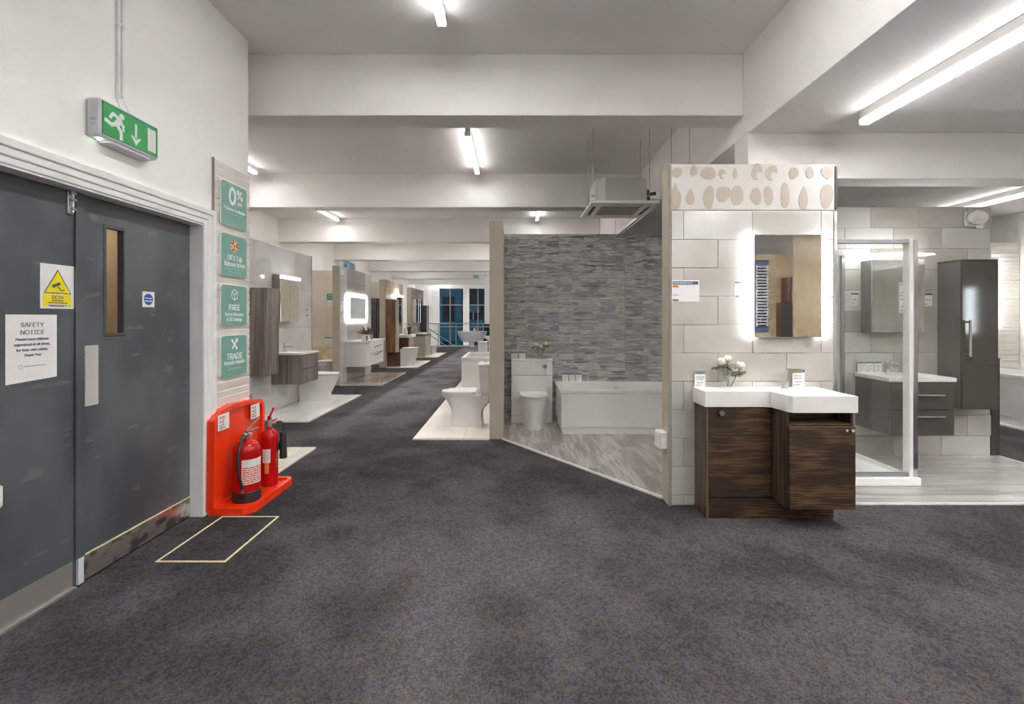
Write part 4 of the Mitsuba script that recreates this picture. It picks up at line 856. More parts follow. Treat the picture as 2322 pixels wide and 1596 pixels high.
# ================================================================== LEFT ROW OF DISPLAYS
FX = -3.70       # tiled faces of the partitions look towards +x
def platform(label, x0, x1, y0, y1, m, tw=0.6, z=0.02):
    k = thing('display_platform', label, 'platform')
    part(k, 'base', bx(x0, x1, y0, y1, 0, z - 0.009), 'm_grout')
    part(k, 'edge_trim', [bx(x1, x1 + 0.006, y0 - 0.006, y1, 0, z), bx(x0, x1, y0 - 0.006, y0, 0, z)], 'm_satin_white')
    tiles(k, 'tile', (x0, y0, z - 0.009), UP, x1 - x0, y1 - y0, tw, tw, [m], d=0.009)
    return k
platform('pale plank platform peeping out behind the red extinguisher stand', -3.3, -2.2, 4.06, 5.09, 'm_plank_pale', 0.16)
platform('white tiled platform under the nearest toilet on the left', -3.68, -2.85, 6.37, 8.57, 'm_white_floor')
platform('dark glossy platform under the white curved vanity', -3.72, -2.845, 9.83, 12.05, 'm_gloss_floor')
platform('pale platform under the rust brown display on the left', -3.72, -2.8, 13.3, 15.45, 'm_pale_floor')
platform('farthest pale platform on the left', -3.72, -2.8, 16.85, 19.0, 'm_pale_floor')

# ---- display 1: grey marble
P = thing('display_partition', 'grey marble partition, nearest of the left row', 'partition')
part(P, 'panel', bx(-3.86, FX - 0.012, 6.2, 8.40, 0, 2.575), 'm_taupe')
part(P, 'edge_trim', bx(FX - 0.012, FX + 0.002, 8.392, 8.404, 0, 2.577), 'm_trimgrey')
tiles(P, 'tile', (FX - 0.0119, 6.2, 0.0), LW, 2.19, 2.575, 1.2, 0.645, ['m_marble'], shift=(0.35,), d=0.0115, gap=0.002)
k = thing('tall_cabinet', 'tall grey brown wood wall cabinet on the grey marble partition', 'cabinet')
part(k, 'case', bx(FX, -3.466, 6.40, 6.735, 0.64, 1.875, 0.001), 'm_greywood')
part(k, 'door', bx(-3.4655, -3.447, 6.40, 6.735, 0.64, 1.875, 0.002), 'm_greywood')
k = thing('mirror_cabinet', 'two door mirror cabinet with white light bar on the grey marble partition', 'mirror cabinet')
part(k, 'case', bx(FX, -3.585, 7.02, 7.60, 1.395, 2.115, 0.001), 'm_greywood')
for a, b in ((7.02, 7.308), (7.312, 7.60)):
    part(k, 'door', bx(-3.5845, -3.566, a, b, 1.395, 2.058, 0.001), 'm_mirror')
part(k, 'light_bar', bx(-3.565, -3.525, 7.00, 7.62, 2.06, 2.115, 0.015), 'm_satin_white', emit=em(LED * 0.5), label='glowing white light bar')
k = thing('vanity_unit', 'grey brown wood wall vanity with white basin on the grey marble partition', 'vanity unit')
part(k, 'carcass', bx(FX, -3.262, 7.00, 7.60, 0.435, 0.882, 0.001), 'm_greywood')
for z0, z1 in ((0.437, 0.655), (0.662, 0.88)):
    part(k, 'drawer', bx(-3.2615, -3.243, 7.00, 7.60, z0, z1, 0.002), 'm_greywood')
b = bx(FX, -3.232, 6.99, 7.61, 0.883, 0.915, 0.006)
part(k, 'basin', diff(b, bx(-3.60, -3.27, 7.06, 7.54, 0.895, 1.0, 0.01)), 'm_ceramic', 30)
k = thing('basin_tap', 'chrome tap on the grey brown wood vanity', 'tap')
part(k, 'body', [cyl((-3.645, 7.30, 0.9155), (-3.645, 7.30, 1.05), 0.02, 16), cyl((-3.64, 7.30, 1.0), (-3.52, 7.30, 0.985), 0.012, 12)], 'm_chrome', 35)
part(k, 'lever', bx(-3.66, -3.59, 7.29, 7.31, 1.0505, 1.06, 0.002), 'm_chrome')
k = thing('toilet', 'white toilet on the white tiled platform beside the grey brown wood vanity', 'toilet')
toilet_parts(k, (FX + 0.001, 8.02, 0.0205), 90, L=0.64, w=0.37, H=0.43, base=0.30, waist=0.31, Lb=0.50)
for i, z in enumerate((1.50, 1.60)):
    k = thing('price_label', ['lower small label on the far end of the grey marble partition', 'upper small label on the far end of the grey marble partition'][i], 'price label')
    part(k, 'sheet', plate(8.22, z, 0.14, 0.05, 0.001, (FX, 0, 0), LW), 'm_paper')
    part(k, 'print', bars(on((FX + 0.001, 0, 0), LW, 8.22, z), LW, [(-0.06, 0.06, 0.002), (-0.06, 0.02, -0.018)], 0.012, i), 'm_ink')
whole('pipe_box', 'grey pipe box at the foot of the grey marble partition, behind the wall corner', 'pipe box', bx(FX, -3.62, 6.25, 6.36, 0.0, 0.40, 0.004), 'm_trimgrey')

# ---- cream return wall with the second toilet
def return_wall(label, y, m_top='m_cream_tile'):
    P = thing('return_partition', label, 'partition')
    part(P, 'panel', bx(-5.595, -3.9, y + 0.012, y + 0.12, 0, 2.57), 'm_backing')
    part(P, 'brick_board', bx(-5.595, -3.9, y, y + 0.0119, 0, 0.76), 'm_brick_tile')
    tiles(P, 'tile', (-5.595, y + 0.0119, 0.765), FC, 1.69, 1.805, 0.6, 0.45, [m_top], shift=(0.0, 0.3), d=0.011)
    return P
return_wall('cream tiled cross partition behind the grey marble display', 10.80)
k = thing('wall_sign', 'small green sign on the cream cross partition', 'sign')
q = (-4.29, 10.7995, 1.95)
part(k, 'board', plate(0, 0, 0.215, 0.145, 0.006, q, FC, 0.01), 'm_teal_dark'); q = on(q, FC, 0, 0, 0.006)
part(k, 'print', bars(q, FC, [(-0.07, 0.08, 0.02), (-0.08, 0.06, -0.03)], 0.026, 4), 'm_text_pale')
k = thing('price_label', 'white label with red dot below the small green sign', 'price label')
q = (-4.29, 10.7995, 1.77)
part(k, 'sheet', plate(0, 0, 0.19, 0.13, 0.001, q, FC), 'm_paper'); q = on(q, FC, 0, 0, 0.001)
part(k, 'dot', extr(Point(0.07, 0.03).buffer(0.02), 0.001, q, FC), 'm_flagred'); part(k, 'print', bars(q, FC, [(-0.07, 0.02, 0.02), (-0.05, 0.05, -0.04)], 0.012, 4), 'm_softink')
k = thing('price_label', 'white label low on the cream cross partition, above the second toilet', 'price label')
q = (-4.36, 10.7995, 0.93)
part(k, 'sheet', plate(0, 0, 0.17, 0.13, 0.001, q, FC), 'm_paper'); q = on(q, FC, 0, 0, 0.001)
part(k, 'header', extr(sbox(-0.085, 0.045, 0.085, 0.065), 0.001, q, FC), 'm_charcoal'); part(k, 'print', bars(q, FC, [(-0.05, 0.05, -0.04)], 0.02, 4), 'm_softink')
k = thing('toilet', 'white toilet in front of the cream cross partition, half behind the first toilet', 'toilet')
toilet_parts(k, (-4.27, 10.795, 0.0), 0, L=0.6, w=0.40, H=0.44, base=0.30, waist=0.31, Lb=0.46)

# ---- display 2: taupe tiles with the rounded lit mirror
P = thing('display_partition', 'grey and taupe tiled partition with the glowing rounded mirror', 'partition')
part(P, 'panel', bx(-3.90, -3.752, 9.86, 12.03, 0, 2.575), 'm_taupe')
part(P, 'edge_trim', bx(-3.752, -3.738, 12.02, 12.034, 0, 2.577), 'm_trimgrey')
for a, b, m in ((9.862, 10.29, 'm_grey_tile'), (10.29, 11.55, 'm_taupe_tile'), (11.55, 12.018, 'm_grey_tile')):
    tiles(P, 'tile', (-3.7519, a, 0.0), LW, b - a, 2.574, 1.3, 0.322, [m], d=0.0115, gap=0.004)
M2 = -3.740
k = thing('lit_mirror', 'rounded mirror in a wide glowing white frame on the taupe partition', 'mirror')
q = (M2, 10.93, 1.675)
part(k, 'frame', extr(rrect(1.46, 0.71, 0.16, 8).difference(rrect(1.06, 0.49, 0.05)), 0.04, q, LW), 'm_satin_white', emit=em(2.6, (0.98, 0.99, 1)), label='glowing white frame')
part(k, 'glass', extr(rrect(1.06, 0.49, 0.05), 0.036, q, LW), 'm_mirror')
k = thing('vanity_unit', 'white curved wall vanity with two drawers below the glowing rounded mirror', 'vanity unit')
def cprof(x1, y0, y1, r):
    t = np.linspace(0, math.pi / 2, 12)
    return Polygon([(M2, y0), (M2, y1), (x1, y1)] + [(x1 - r * (1 - math.cos(a)), y0 + r * (1 - math.sin(a))) for a in t])
part(k, 'body', extr(cprof(-3.30, 10.2, 11.62, 0.30), 0.525, (0, 0, 0.36), UP), 'm_gloss_white', 40)
part(k, 'basin', extr(cprof(-3.27, 10.17, 11.65, 0.32), 0.045, (0, 0, 0.888), UP), 'm_ceramic', 40)
for z in (0.60, 0.78):
    a = np.linspace(-1, 1, 9)
    part(k, 'handle', tube(np.stack([-3.288 - 0.012 * a ** 2, 11.17 + 0.30 * a, z + 0.02 * a], 1), 0.012, 8), 'm_trimgrey', True)
part(k, 'drawer_gap', bx(-3.2995, -3.296, 10.55, 11.615, 0.63, 0.638), 'm_trimgrey')
k = thing('potted_plant', 'small dark leafed plant in a white pot on the white curved vanity', 'potted plant')
part(k, 'pot', lathe([(0, 0), (0.05, 0), (0.07, 0.13), (0.06, 0.13), (0.055, 0.10), (0, 0.10)], (-3.45, 10.78, 0.934), 18), 'm_gloss_white', 40)
fol = []
for j in range(26):
    a = rng.uniform(0, 6.28); e = rng.uniform(0.3, 1.3); ln = rng.uniform(0.12, 0.30); b = np.array([-3.45, 10.78, 1.04])
    tip = b + ln * np.array([math.cos(a) * math.cos(e), math.sin(a) * math.cos(e), math.sin(e)])
    fol.append(tube([b, (b + tip) / 2 + (0, 0, 0.02), tip], [0.004, 0.022, 0.002], 6))
part(k, 'leaves', fol, 'm_leaf_dark', stuff=True)
for (y, h, r, m, t) in ((10.40, 0.12, 0.05, 'm_gloss_white', 'white beaker at the near end of the white curved vanity'), (10.57, 0.11, 0.028, 'm_charcoal', 'black beaker on the white curved vanity'), (10.98, 0.16, 0.03, 'm_trimgrey', 'grey beaker right of the plant on the white curved vanity')):
    whole('beaker', t, 'beaker', lathe([(0, 0), (r, 0), (r * 1.08, h), (r * 0.98, h), (r * 0.9, 0.01), (0, 0.01)], (-3.40, y, 0.934), 16), m, 40)
k = thing('basin_tap', 'chrome tap at the far end of the white curved vanity', 'tap')
part(k, 'body', [cyl((-3.66, 11.3, 0.934), (-3.66, 11.3, 1.10), 0.02, 12), cyl((-3.66, 11.3, 1.08), (-3.52, 11.3, 1.06), 0.014, 10)], 'm_chrome', 40)
for i, (z, h, t) in enumerate(((2.46, 0.13, 'small white card at the top of the taupe partition edge'), (1.70, 0.22, 'white card halfway up the taupe partition edge'), (1.40, 0.07, 'small white card below the card on the taupe partition edge'))):
    k = thing('price_label', t, 'price label'); part(k, 'sheet', plate(10.0, z, 0.17, h, 0.001, (M2, 0, 0), LW), 'm_paper')
    part(k, 'print', bars(on((M2 + 0.001, 0, 0), LW, 10.0, z), LW, [(-0.06, 0.06, h * 0.25), (-0.06, 0.03, -h * 0.25)], 0.014, i), 'm_softink')

# ---- second return wall with the dark radiator
return_wall('cream tiled cross partition behind the taupe display', 14.25)
k = thing('vertical_radiator', 'tall dark grey vertical radiator on the farther cream cross partition', 'radiator')
for i in range(6):
    part(k, 'tube', bx(-4.50 + i * 0.066, -4.45 + i * 0.066, 14.17, 14.205, 0.78, 2.06, 0.008), 'm_charcoal')
part(k, 'rail', [bx(-4.50, -4.12, 14.2055, 14.235, z, z + 0.04) for z in (0.9, 1.9)], 'm_charcoal')
part(k, 'bracket', [bx(-4.45, -4.41, 14.2355, 14.249, z, z + 0.04) for z in (0.9, 1.9)], 'm_charcoal')

# ---- display 3: rust wood
P = thing('display_partition', 'grey wood plank partition with the tall rust brown cabinet', 'partition')
part(P, 'panel', bx(-3.92, -3.752, 13.38, 15.45, 0, 2.57), 'm_taupe')
for i in range(12):
    part(P, 'plank', bx(-3.7519, -3.741, 13.382 + i * 0.172, 13.551 + i * 0.172, 0.0, 2.57, 0.001), 'm_plank_end')
k = thing('tall_cabinet', 'tall rust brown wood wall cabinet on the plank partition', 'cabinet')
part(k, 'case', bx(M2, -3.46, 13.42, 13.75, 0.44, 2.0, 0.001), 'm_rustwood')
part(k, 'door', bx(-3.4595, -3.44, 13.42, 13.75, 0.44, 2.0, 0.001), 'm_taupe_gloss')
k = thing('toilet_unit', 'dark brown low cistern cabinet below the tall rust brown cabinet', 'cistern cabinet')
part(k, 'carcass', bx(M2, -3.40, 13.55, 14.05, 0.02, 0.43, 0.002), 'm_darkbrown')
part(k, 'top', bx(M2, -3.39, 13.545, 14.055, 0.431, 0.436), 'm_darkbrown')
k = thing('toilet', 'white square toilet in front of the rust brown display', 'toilet')
toilet_parts(k, (-3.388, 13.80, 0.0205), 90, L=0.52, w=0.37, H=0.50, base=0.33, waist=0.33, Lb=0.42)
k = thing('vanity_unit', 'brown vanity with white basin behind the square toilet', 'vanity unit')
part(k, 'carcass', bx(M2, -3.30, 14.40, 15.05, 0.36, 0.83, 0.001), 'm_darkbrown')
for z0, z1 in ((0.36, 0.59), (0.60, 0.83)):
    part(k, 'drawer', bx(-3.2995, -3.28, 14.40, 15.05, z0, z1, 0.002), 'm_taupe_gloss')
part(k, 'basin', bx(M2, -3.22, 14.36, 15.08, 0.831, 0.93, 0.012), 'm_ceramic')
k = thing('lit_mirror', 'narrow mirror with cold white glow on the plank partition', 'mirror')
part(k, 'glass', bx(M2 + 0.02, M2 + 0.05, 14.42, 15.04, 1.22, 2.12, 0.002), 'm_mirror')
part(k, 'back', bx(M2, M2 + 0.0195, 14.46, 15.0, 1.26, 2.08), 'm_plastic_grey')
part(k, 'light_strip', bx(M2, M2 + 0.055, 14.36, 14.419, 1.22, 2.12, 0.004), 'm_satin_white', emit=em(3.5, (0.9, 0.96, 1)))
part(k, 'top_light', bx(M2, M2 + 0.16, 14.42, 14.95, 2.121, 2.18, 0.01), 'm_satin_white', emit=em(LED))
k = thing('soap_dispenser', 'black soap dispenser on the brown vanity', 'soap dispenser')
part(k, 'bottle', bx(-3.40, -3.28, 14.55, 14.67, 0.9305, 1.20, 0.02), 'm_black'); part(k, 'pump', cyl((-3.34, 14.61, 1.2005), (-3.34, 14.61, 1.28), 0.016, 10), 'm_black')
whole('white_jug', 'white jug beside the black dispenser on the brown vanity', 'jug', lathe([(0, 0), (0.06, 0), (0.075, 0.08), (0.05, 0.18), (0.06, 0.22), (0.05, 0.22), (0, 0.20)], (-3.42, 14.48, 0.9305), 16), 'm_gloss_white', 40)

# ---- display 4: brown stone
P = thing('display_partition', 'brown stone tiled partition, farthest of the left row', 'partition')
part(P, 'panel', bx(-3.92, -3.752, 16.8, 19.0, 0, 2.57), 'm_taupe')
tiles(P, 'tile', (-3.7519, 16.802, 0.0), LW, 2.19, 2.57, 0.6, 0.3, ['m_brown_stone'], shift=(0, 0.3), d=0.0115)
k = thing('mirror_cabinet', 'white lit mirror cabinet on the brown stone partition', 'mirror cabinet')
part(k, 'case', bx(M2, -3.62, 17.0, 18.0, 1.28, 2.15, 0.002), 'm_satin_white')
for i in range(3):
    part(k, 'door', bx(-3.6195, -3.605, 17.0 + i * 0.335, 17.32 + i * 0.335, 1.28, 2.15, 0.001), 'm_mirror')
part(k, 'light_strip', [bx(-3.6195, -3.60, 17.322 + i * 0.335, 17.333 + i * 0.335, 1.28, 2.15) for i in range(2)], 'm_satin_white', emit=em(4, (0.7, 0.85, 1)))
k = thing('vanity_unit', 'taupe vanity on the brown stone partition', 'vanity unit')
part(k, 'carcass', bx(M2, -3.27, 16.95, 18.0, 0.02, 0.80, 0.002), 'm_taupe_gloss')
part(k, 'top', bx(M2, -3.24, 16.93, 18.02, 0.801, 0.83, 0.003), 'm_charcoal')
part(k, 'basin', bx(-3.70, -3.35, 17.2, 17.8, 0.8305, 0.90, 0.015), 'm_ceramic')
k = thing('tall_cabinet', 'tall slim dark grey cabinet at the end of the brown stone partition', 'cabinet')
part(k, 'case', bx(M2, -3.48, 18.3, 18.75, 0.5, 1.95, 0.002), 'm_charcoal'); part(k, 'door', bx(-3.4795, -3.46, 18.3, 18.75, 0.5, 1.95, 0.002), 'm_taupe_gloss')
k = thing('tiled_step', 'low beige tiled bath step at the end of the left row', 'step')
part(k, 'front', bx(M2, -3.2, 18.05, 19.0, 0.02, 0.34, 0.003), 'm_pale_floor'); part(k, 'top', bx(M2, -3.19, 18.04, 19.0, 0.341, 0.36, 0.003), 'm_pale_floor')

# ================================================================== RIGHT OF THE WALKWAY
platform('long pale tiled platform under the white sanitary ware beside the taupe partition', -1.2, -0.296, 5.45, 11.0, 'm_pale_floor')
k = thing('toilet', 'white toilet with cistern, side on, beside the taupe partition', 'toilet')
prof = [(0.0, 0.25, 0.43, -0.10), (0.03, 0.25, 0.43, -0.10), (0.14, 0.24, 0.41, -0.115), (0.24, 0.28, 0.44, -0.10), (0.33, 0.345, 0.57, -0.02), (0.40, 0.365, 0.655, 0.0), (0.425, 0.36, 0.655, 0.0)]
R0 = (-0.300, 6.12, 0.0205)
part(k, 'pan', moved(loft([dring(w, l, z, yb=y, back=0.02) for z, w, l, y in prof]), R0, -90), 'm_ceramic', 40)
part(k, 'seat', moved(loft([dring(0.355, 0.47, z, yb=-0.19, back=0.04) for z in (0.426, 0.442)]), R0, -90), 'm_gloss_white', 40)
part(k, 'lid', moved(loft([dring(w, l, z, yb=-0.19, back=0.04) for z, w, l in ((0.445, 0.355, 0.47), (0.452, 0.36, 0.474), (0.468, 0.355, 0.465), (0.482, 0.30, 0.40))]), R0, -90), 'm_gloss_white', 40)
part(k, 'hinge', moved(cyl((-0.09, -0.165, 0.44), (0.09, -0.165, 0.44), 0.012, 12), R0, -90), 'm_chrome', 40)
part(k, 'cistern', moved(loft([dring(w, l, z, yb=0.0, nose=0.12, back=0.02) for z, w, l in ((0.428, 0.33, 0.145), (0.62, 0.36, 0.16), (0.80, 0.37, 0.165))]), R0, -90), 'm_ceramic', 40)
part(k, 'cistern_lid', moved(loft([dring(w, l, z, yb=0.0, nose=0.12, back=0.02) for z, w, l in ((0.802, 0.375, 0.17), (0.825, 0.38, 0.175), (0.838, 0.36, 0.16))]), R0, -90), 'm_ceramic', 40)
part(k, 'flush_button', moved(cyl((0, -0.08, 0.838), (0, -0.08, 0.852), 0.026, 16), R0, -90), 'm_chrome', 30)
k = thing('bathtub', 'boxed white bath end behind the side on toilet', 'bath')
outer = bx(-0.92, -0.31, 8.0, 9.3, 0.72, 0.765, 0.006)
part(k, 'rim', diff(outer, bx(-0.85, -0.38, 8.10, 9.2, 0.5, 0.9)), 'm_ceramic')
part(k, 'inner', diff(bx(-0.87, -0.36, 8.08, 9.22, 0.33, 0.719), bx(-0.85, -0.38, 8.10, 9.2, 0.36, 0.9)), 'm_ceramic')
part(k, 'panel', diff(bx(-0.912, -0.318, 8.008, 9.292, 0.0205, 0.719, 0.002), bx(-0.895, -0.335, 8.025, 9.275, -1, 2)), 'm_gloss_white')
whole('floor_waste', 'small chrome waste fitting on the platform beside the boxed white bath', 'waste fitting', [cyl((-1.03, 8.4, 0.0205), (-1.03, 8.4, 0.05), 0.035, 14), cyl((-1.03, 8.4, 0.05), (-1.03, 8.4, 0.08), 0.018, 12)], 'm_chrome', 40)
platform('farther pale platform right of the walkway', -1.2, -0.296, 11.6, 15.2, 'm_pale_floor')
k = thing('toilet_unit', 'white cistern cabinet farther along, right of the walkway', 'cistern cabinet')
part(k, 'carcass', bx(-0.93, -0.71, 12.0, 12.5, 0.0205, 0.80, 0.003), 'm_gloss_white'); part(k, 'top', bx(-0.94, -0.70, 11.99, 12.51, 0.801, 0.825, 0.004), 'm_ceramic')
k = thing('washbasin', 'small white washbasin on a pedestal, half hidden by the taupe partition', 'washbasin')
part(k, 'bowl', lathe([(0.08, -0.16), (0.22, -0.05), (0.27, 0), (0.25, 0), (0.18, -0.07), (0, -0.10)], (-0.66, 13.6, 0.92), 24), 'm_ceramic', 40)
part(k, 'pedestal', lathe([(0, 0), (0.12, 0), (0.09, 0.2), (0.085, 0.74), (0, 0.74)], (-0.66, 13.6, 0.0205), 20), 'm_ceramic', 40)
P = thing('display_partition', 'farther partition behind the washbasin, right of the walkway', 'partition')
part(P, 'panel', bx(-0.29, -0.13, 11.6, 15.2, 0, 2.6, 0.003), 'm_taupe')
k = thing('hanging_banner', 'white banner hanging edge on from a far ceiling beam beside the taupe partition', 'banner')
part(k, 'sheet', bx(-1.14, -0.94, 17.83, 17.86, 1.22, 3.10, 0.002), 'm_satin_white')
part(k, 'pole', [cyl((-1.16, 17.845, z), (-0.92, 17.845, z), 0.014, 10) for z in (1.22, 3.10)], 'm_silver', 40)
part(k, 'cord', [cyl((x, 17.845, 3.11), (x, 17.845, BEAM), 0.003, 6) for x in (-1.1, -0.98)], 'm_silver')

# ================================================================== FAR END
k = thing('balustrade', 'steel balustrade along the far floor edge before the windows', 'balustrade')
part(k, 'handrail', cyl((-5.5, 23.3, 1.17), (2.0, 23.3, 1.17), 0.024, 12), 'm_silver', 40)
for x in (-5.2, -3.83, -2.93, -1.55, -0.2, 1.3):
    p = part(k, 'post', cyl((x, 23.3, 0.0), (x, 23.3, 1.15), 0.020, 12), 'm_silver', 40)
    part(p, 'base_plate', cyl((x, 23.3, 0.0), (x, 23.3, 0.10), 0.05, 14, 0.03), 'm_silver', 40)
part(k, 'wire', [cyl((-5.5, 23.3, 0.80), (2.0, 23.3, 0.80), 0.006, 8)], 'm_silver')
k = thing('stair_handrail', 'pair of sloping steel stair rails beyond the far balustrade', 'handrail')
for dz in (0.0, -0.30):
    part(k, 'rail', cyl((-5.5, 24.2, 1.55 + dz), (-2.6, 24.2, -0.35 + dz), 0.025, 12), 'm_silver', 40)
part(k, 'post', [cyl((-4.4, 24.2, -3.0), (-4.4, 24.2, 0.80), 0.02, 10), cyl((-2.9, 24.2, -3.0), (-2.9, 24.2, -0.2), 0.02, 10)], 'm_silver', 40)
k = thing('bathtub', 'white freestanding boat shaped bath on a block before the far balustrade', 'bath')
def oval(cx, cy, a, b, z, n=32, p=2.6):
    t = np.arange(n) * 2 * np.pi / n; c, s = np.cos(t), np.sin(t)
    return np.stack([cx + a * np.sign(c) * np.abs(c) ** (2 / p), cy + b * np.sign(s) * np.abs(s) ** (2 / p), t * 0 + z], 1)
part(k, 'tub', loft([oval(-2.06, 22.75, a, b, z) for a, b, z in ((0.46, 0.22, 0.27), (0.52, 0.26, 0.29), (0.66, 0.34, 0.55), (0.735, 0.38, 0.775), (0.745, 0.385, 0.785), (0.735, 0.375, 0.79), (0.66, 0.31, 0.785), (0.58, 0.26, 0.50), (0.44, 0.18, 0.34))]), 'm_ceramic', 50)
part(k, 'block', bx(-2.17, -1.95, 22.6, 22.9, 0.0, 0.268, 0.004), 'm_satin_white')
k = thing('bath_tap', 'chrome floor standing tap behind the freestanding bath', 'tap')
part(k, 'column', [cyl((-1.85, 23.17, 0), (-1.85, 23.17, 1.10), 0.02, 12), cyl((-1.85, 23.17, 1.05), (-1.85, 22.95, 1.03), 0.016, 10)], 'm_silver', 40)
part(k, 'crosshead', [cyl((-1.95, 23.17, 0.98), (-1.75, 23.17, 0.98), 0.016, 10)], 'm_silver', 40)
whole('white_jug', 'white jug standing on the far end of the freestanding bath rim', 'jug', lathe([(0, 0), (0.05, 0), (0.055, 0.12), (0.04, 0.16), (0, 0.16)], (-1.97, 23.075, 0.782), 14), 'm_gloss_white', 40)
k = thing('exit_sign', 'small green exit sign high up at the far end', 'exit sign')
part(k, 'case', bx(-1.87, -1.62, 21.04, 21.09, 3.30, 3.42, 0.004), 'm_exit')
part(k, 'symbol', [bx(-1.84, -1.77, 21.035, 21.0395, 3.325, 3.395), bx(-1.72, -1.65, 21.035, 21.0395, 3.325, 3.395)], 'm_exit_white')

# ================================================================== HANGING FROM THE CEILING
k = thing('air_conditioning_cassette', 'square white ceiling cassette air conditioner hanging on rods above the stone wall', 'air conditioner')
pc = diff(bx(0.915, 1.737, 5.45, 6.275, 2.815, 2.85, 0.008), [bx(1.05, 1.60, 5.59, 6.135, 2.70, 2.832)] + [bx(1.08, 1.57, a, a + 0.045, 2.70, 2.838) for a in (5.505, 6.175)] + [bx(a, a + 0.045, 5.62, 6.105, 2.70, 2.838) for a in (0.97, 1.64)])
part(k, 'fascia', pc, 'm_satin_white')
g = [bx(1.052, 1.598, 5.592 + i * 0.034, 5.612 + i * 0.034, 2.822, 2.832) for i in range(16)]
part(k, 'grille', g, 'm_grille')
part(k, 'grille_frame', diff(bx(1.05, 1.60, 5.59, 6.135, 2.816, 2.8318), bx(1.075, 1.575, 5.615, 6.11, 2.7, 2.9)), 'm_satin_white')
for i, (a, b, c, d) in enumerate(((1.085, 1.565, 5.508, 5.547), (1.085, 1.565, 6.178, 6.217), (0.973, 1.012, 5.625, 6.10), (1.643, 1.682, 5.625, 6.10))):
    part(k, 'louvre', bx(a, b, c, d, 2.828, 2.8375), 'm_charcoal' if i != 1 else 'm_grille')
oct_ = Polygon([(1.11, 5.55), (1.54, 5.55), (1.64, 5.65), (1.64, 6.08), (1.54, 6.18), (1.11, 6.18), (1.01, 6.08), (1.01, 5.65)])
part(k, 'body', extr(oct_, 0.305, (0, 0, 2.851), UP), 'm_metal_unit')
part(k, 'pump_box', [bx(1.64, 1.70, 5.72, 5.86, 2.92, 3.05, 0.006), cyl((1.66, 5.78, 3.0), (1.78, 5.74, 3.01), 0.022, 12)], 'm_charcoal')
part(k, 'pipe', [tube([(1.70, 5.80, 2.95), (1.85, 5.9, 2.95), (1.90, 6.4, 2.93), (1.90, 9.0, 2.93)], 0.02, 10), tube([(1.55, 6.0, 3.157), (1.58, 6.05, 3.22), (1.68, 6.2, 3.25), (1.80, 6.4, 3.2)], 0.03, 10)], 'm_metal_unit', 40)
part(k, 'bracket', [bx(x0, x0 + 0.06, y, y + 0.03, 2.95, 2.96) for x0, y in ((0.955, 5.65), (0.955, 6.05), (1.638, 5.65), (1.638, 6.05))], 'm_steel')
for x, y in ((0.98, 5.665), (0.98, 6.065), (1.675, 5.665), (1.675, 6.065)):
    part(k, 'hanger_rod', cyl((x, y, 2.94), (x, y, CEIL), 0.0045, 8), 'm_steel')
k = thing('cable_tray', 'slim white cable tray hanging on rods beside the low ceiling edge', 'cable tray')
part(k, 'tray', [bx(1.80, 1.84, 4.5, 10.0, 2.90, 2.93, 0.002)], 'm_satin_white')
for x, y in ((1.82, 4.75), (1.82, 5.3), (1.82, 6.6), (1.82, 8.2), (1.82, 9.8)):
    part(k, 'hanger_rod', cyl((x, y, 2.93), (x, y, CEIL), 0.0045, 8), 'm_steel')

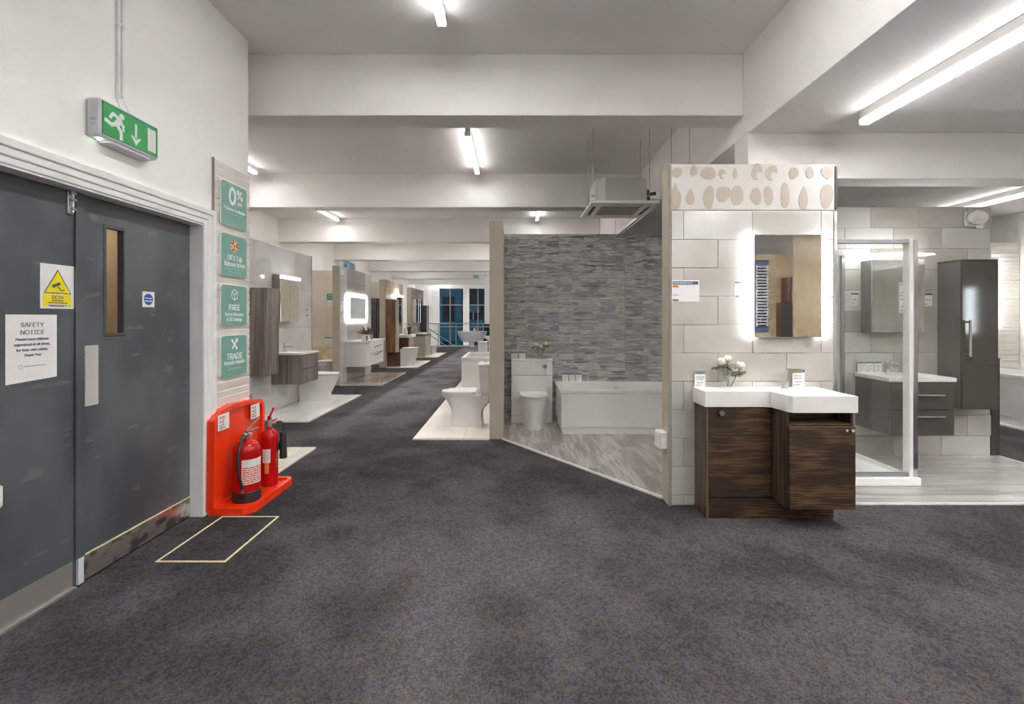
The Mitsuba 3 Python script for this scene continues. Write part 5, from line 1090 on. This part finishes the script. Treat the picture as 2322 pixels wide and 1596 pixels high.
# ================================================================== BEHIND THE CAMERA (seen in the lit mirror)
P = thing('display_partition', 'beige stone tiled partition behind the camera, seen in the lit mirror', 'partition')
part(P, 'panel', bx(3.4, 5.6, -1.46, -1.312, 0, 2.6), 'm_taupe')
tiles(P, 'tile', (5.6, -1.3119, 0.0), BK, 2.2, 2.6, 0.6, 0.4, ['m_beige_tile'], shift=(0, 0.3), d=0.011)
P = thing('display_partition', 'taller beige partition behind the camera, at the right of the lit mirror', 'partition')
part(P, 'panel', bx(4.92, 5.6, -1.2995, -1.10, 0, 2.9), 'm_taupe')
tiles(P, 'tile', (5.6, -1.0999, 0.0), BK, 0.68, 2.9, 0.68, 0.48, ['m_beige_tile'], d=0.011)
k = thing('towel_radiator', 'white ladder towel radiator on a dark board, seen at the left in the lit mirror', 'radiator')
part(k, 'board', bx(4.30, 4.60, -1.2995, -1.285, 1.2, 2.5, 0.002), 'm_navy')
part(k, 'upright', bx(4.34, 4.365, -1.25, -1.22, 1.3, 2.4, 0.004), 'm_gloss_white')
part(k, 'upright', bx(4.535, 4.56, -1.25, -1.22, 1.3, 2.4, 0.004), 'm_gloss_white')
for i in range(20):
    part(k, 'rung', cyl((4.36, -1.235, 1.34 + i * 0.054), (4.54, -1.235, 1.34 + i * 0.054), 0.015, 10), 'm_gloss_white', 40)
for z in (1.4, 2.3):
    part(k, 'bracket', bx(4.43, 4.46, -1.2849, -1.248, z, z + 0.03), 'm_gloss_white')

k = thing('mirror_cabinet', 'dark brown cabinet seen low in the lit mirror', 'cabinet')
part(k, 'case', bx(4.74, 4.90, -1.3, -1.12, 1.1, 1.72, 0.003), 'm_darkbrown'); part(k, 'door', bx(4.74, 4.90, -1.1195, -1.10, 1.1, 1.72, 0.002), 'm_black')
whole('tall_cabinet', 'narrow dark brown shelf box seen high in the lit mirror', 'cabinet', bx(4.83, 4.90, -1.3, -1.12, 1.73, 2.17, 0.003), 'm_darkbrown')

P = thing('display_partition', 'grey tiled partition outside the photo at the right, seen in the grey mirror cabinet', 'partition')
part(P, 'panel', bx(7.64, 7.775, -2.4, 3.2, 0, 2.45), 'm_taupe')
tiles(P, 'tile', (7.6399, 3.2, 0.0), RW, 5.6, 2.45, 0.7, 0.41, ['m_taupe_tile'], shift=(0, 0.35), d=0.011)
k = thing('lit_mirror', 'lit mirror strip outside the photo at the right, reflected in the tall grey cabinet', 'mirror')
part(k, 'light_strip', bx(7.58, 7.628, 1.35, 1.47, 1.2, 1.95, 0.01), 'm_satin_white', emit=em(LED, (0.85, 0.95, 1)))
part(k, 'glass', bx(7.60, 7.628, 1.48, 2.0, 1.2, 1.95, 0.002), 'm_mirror')
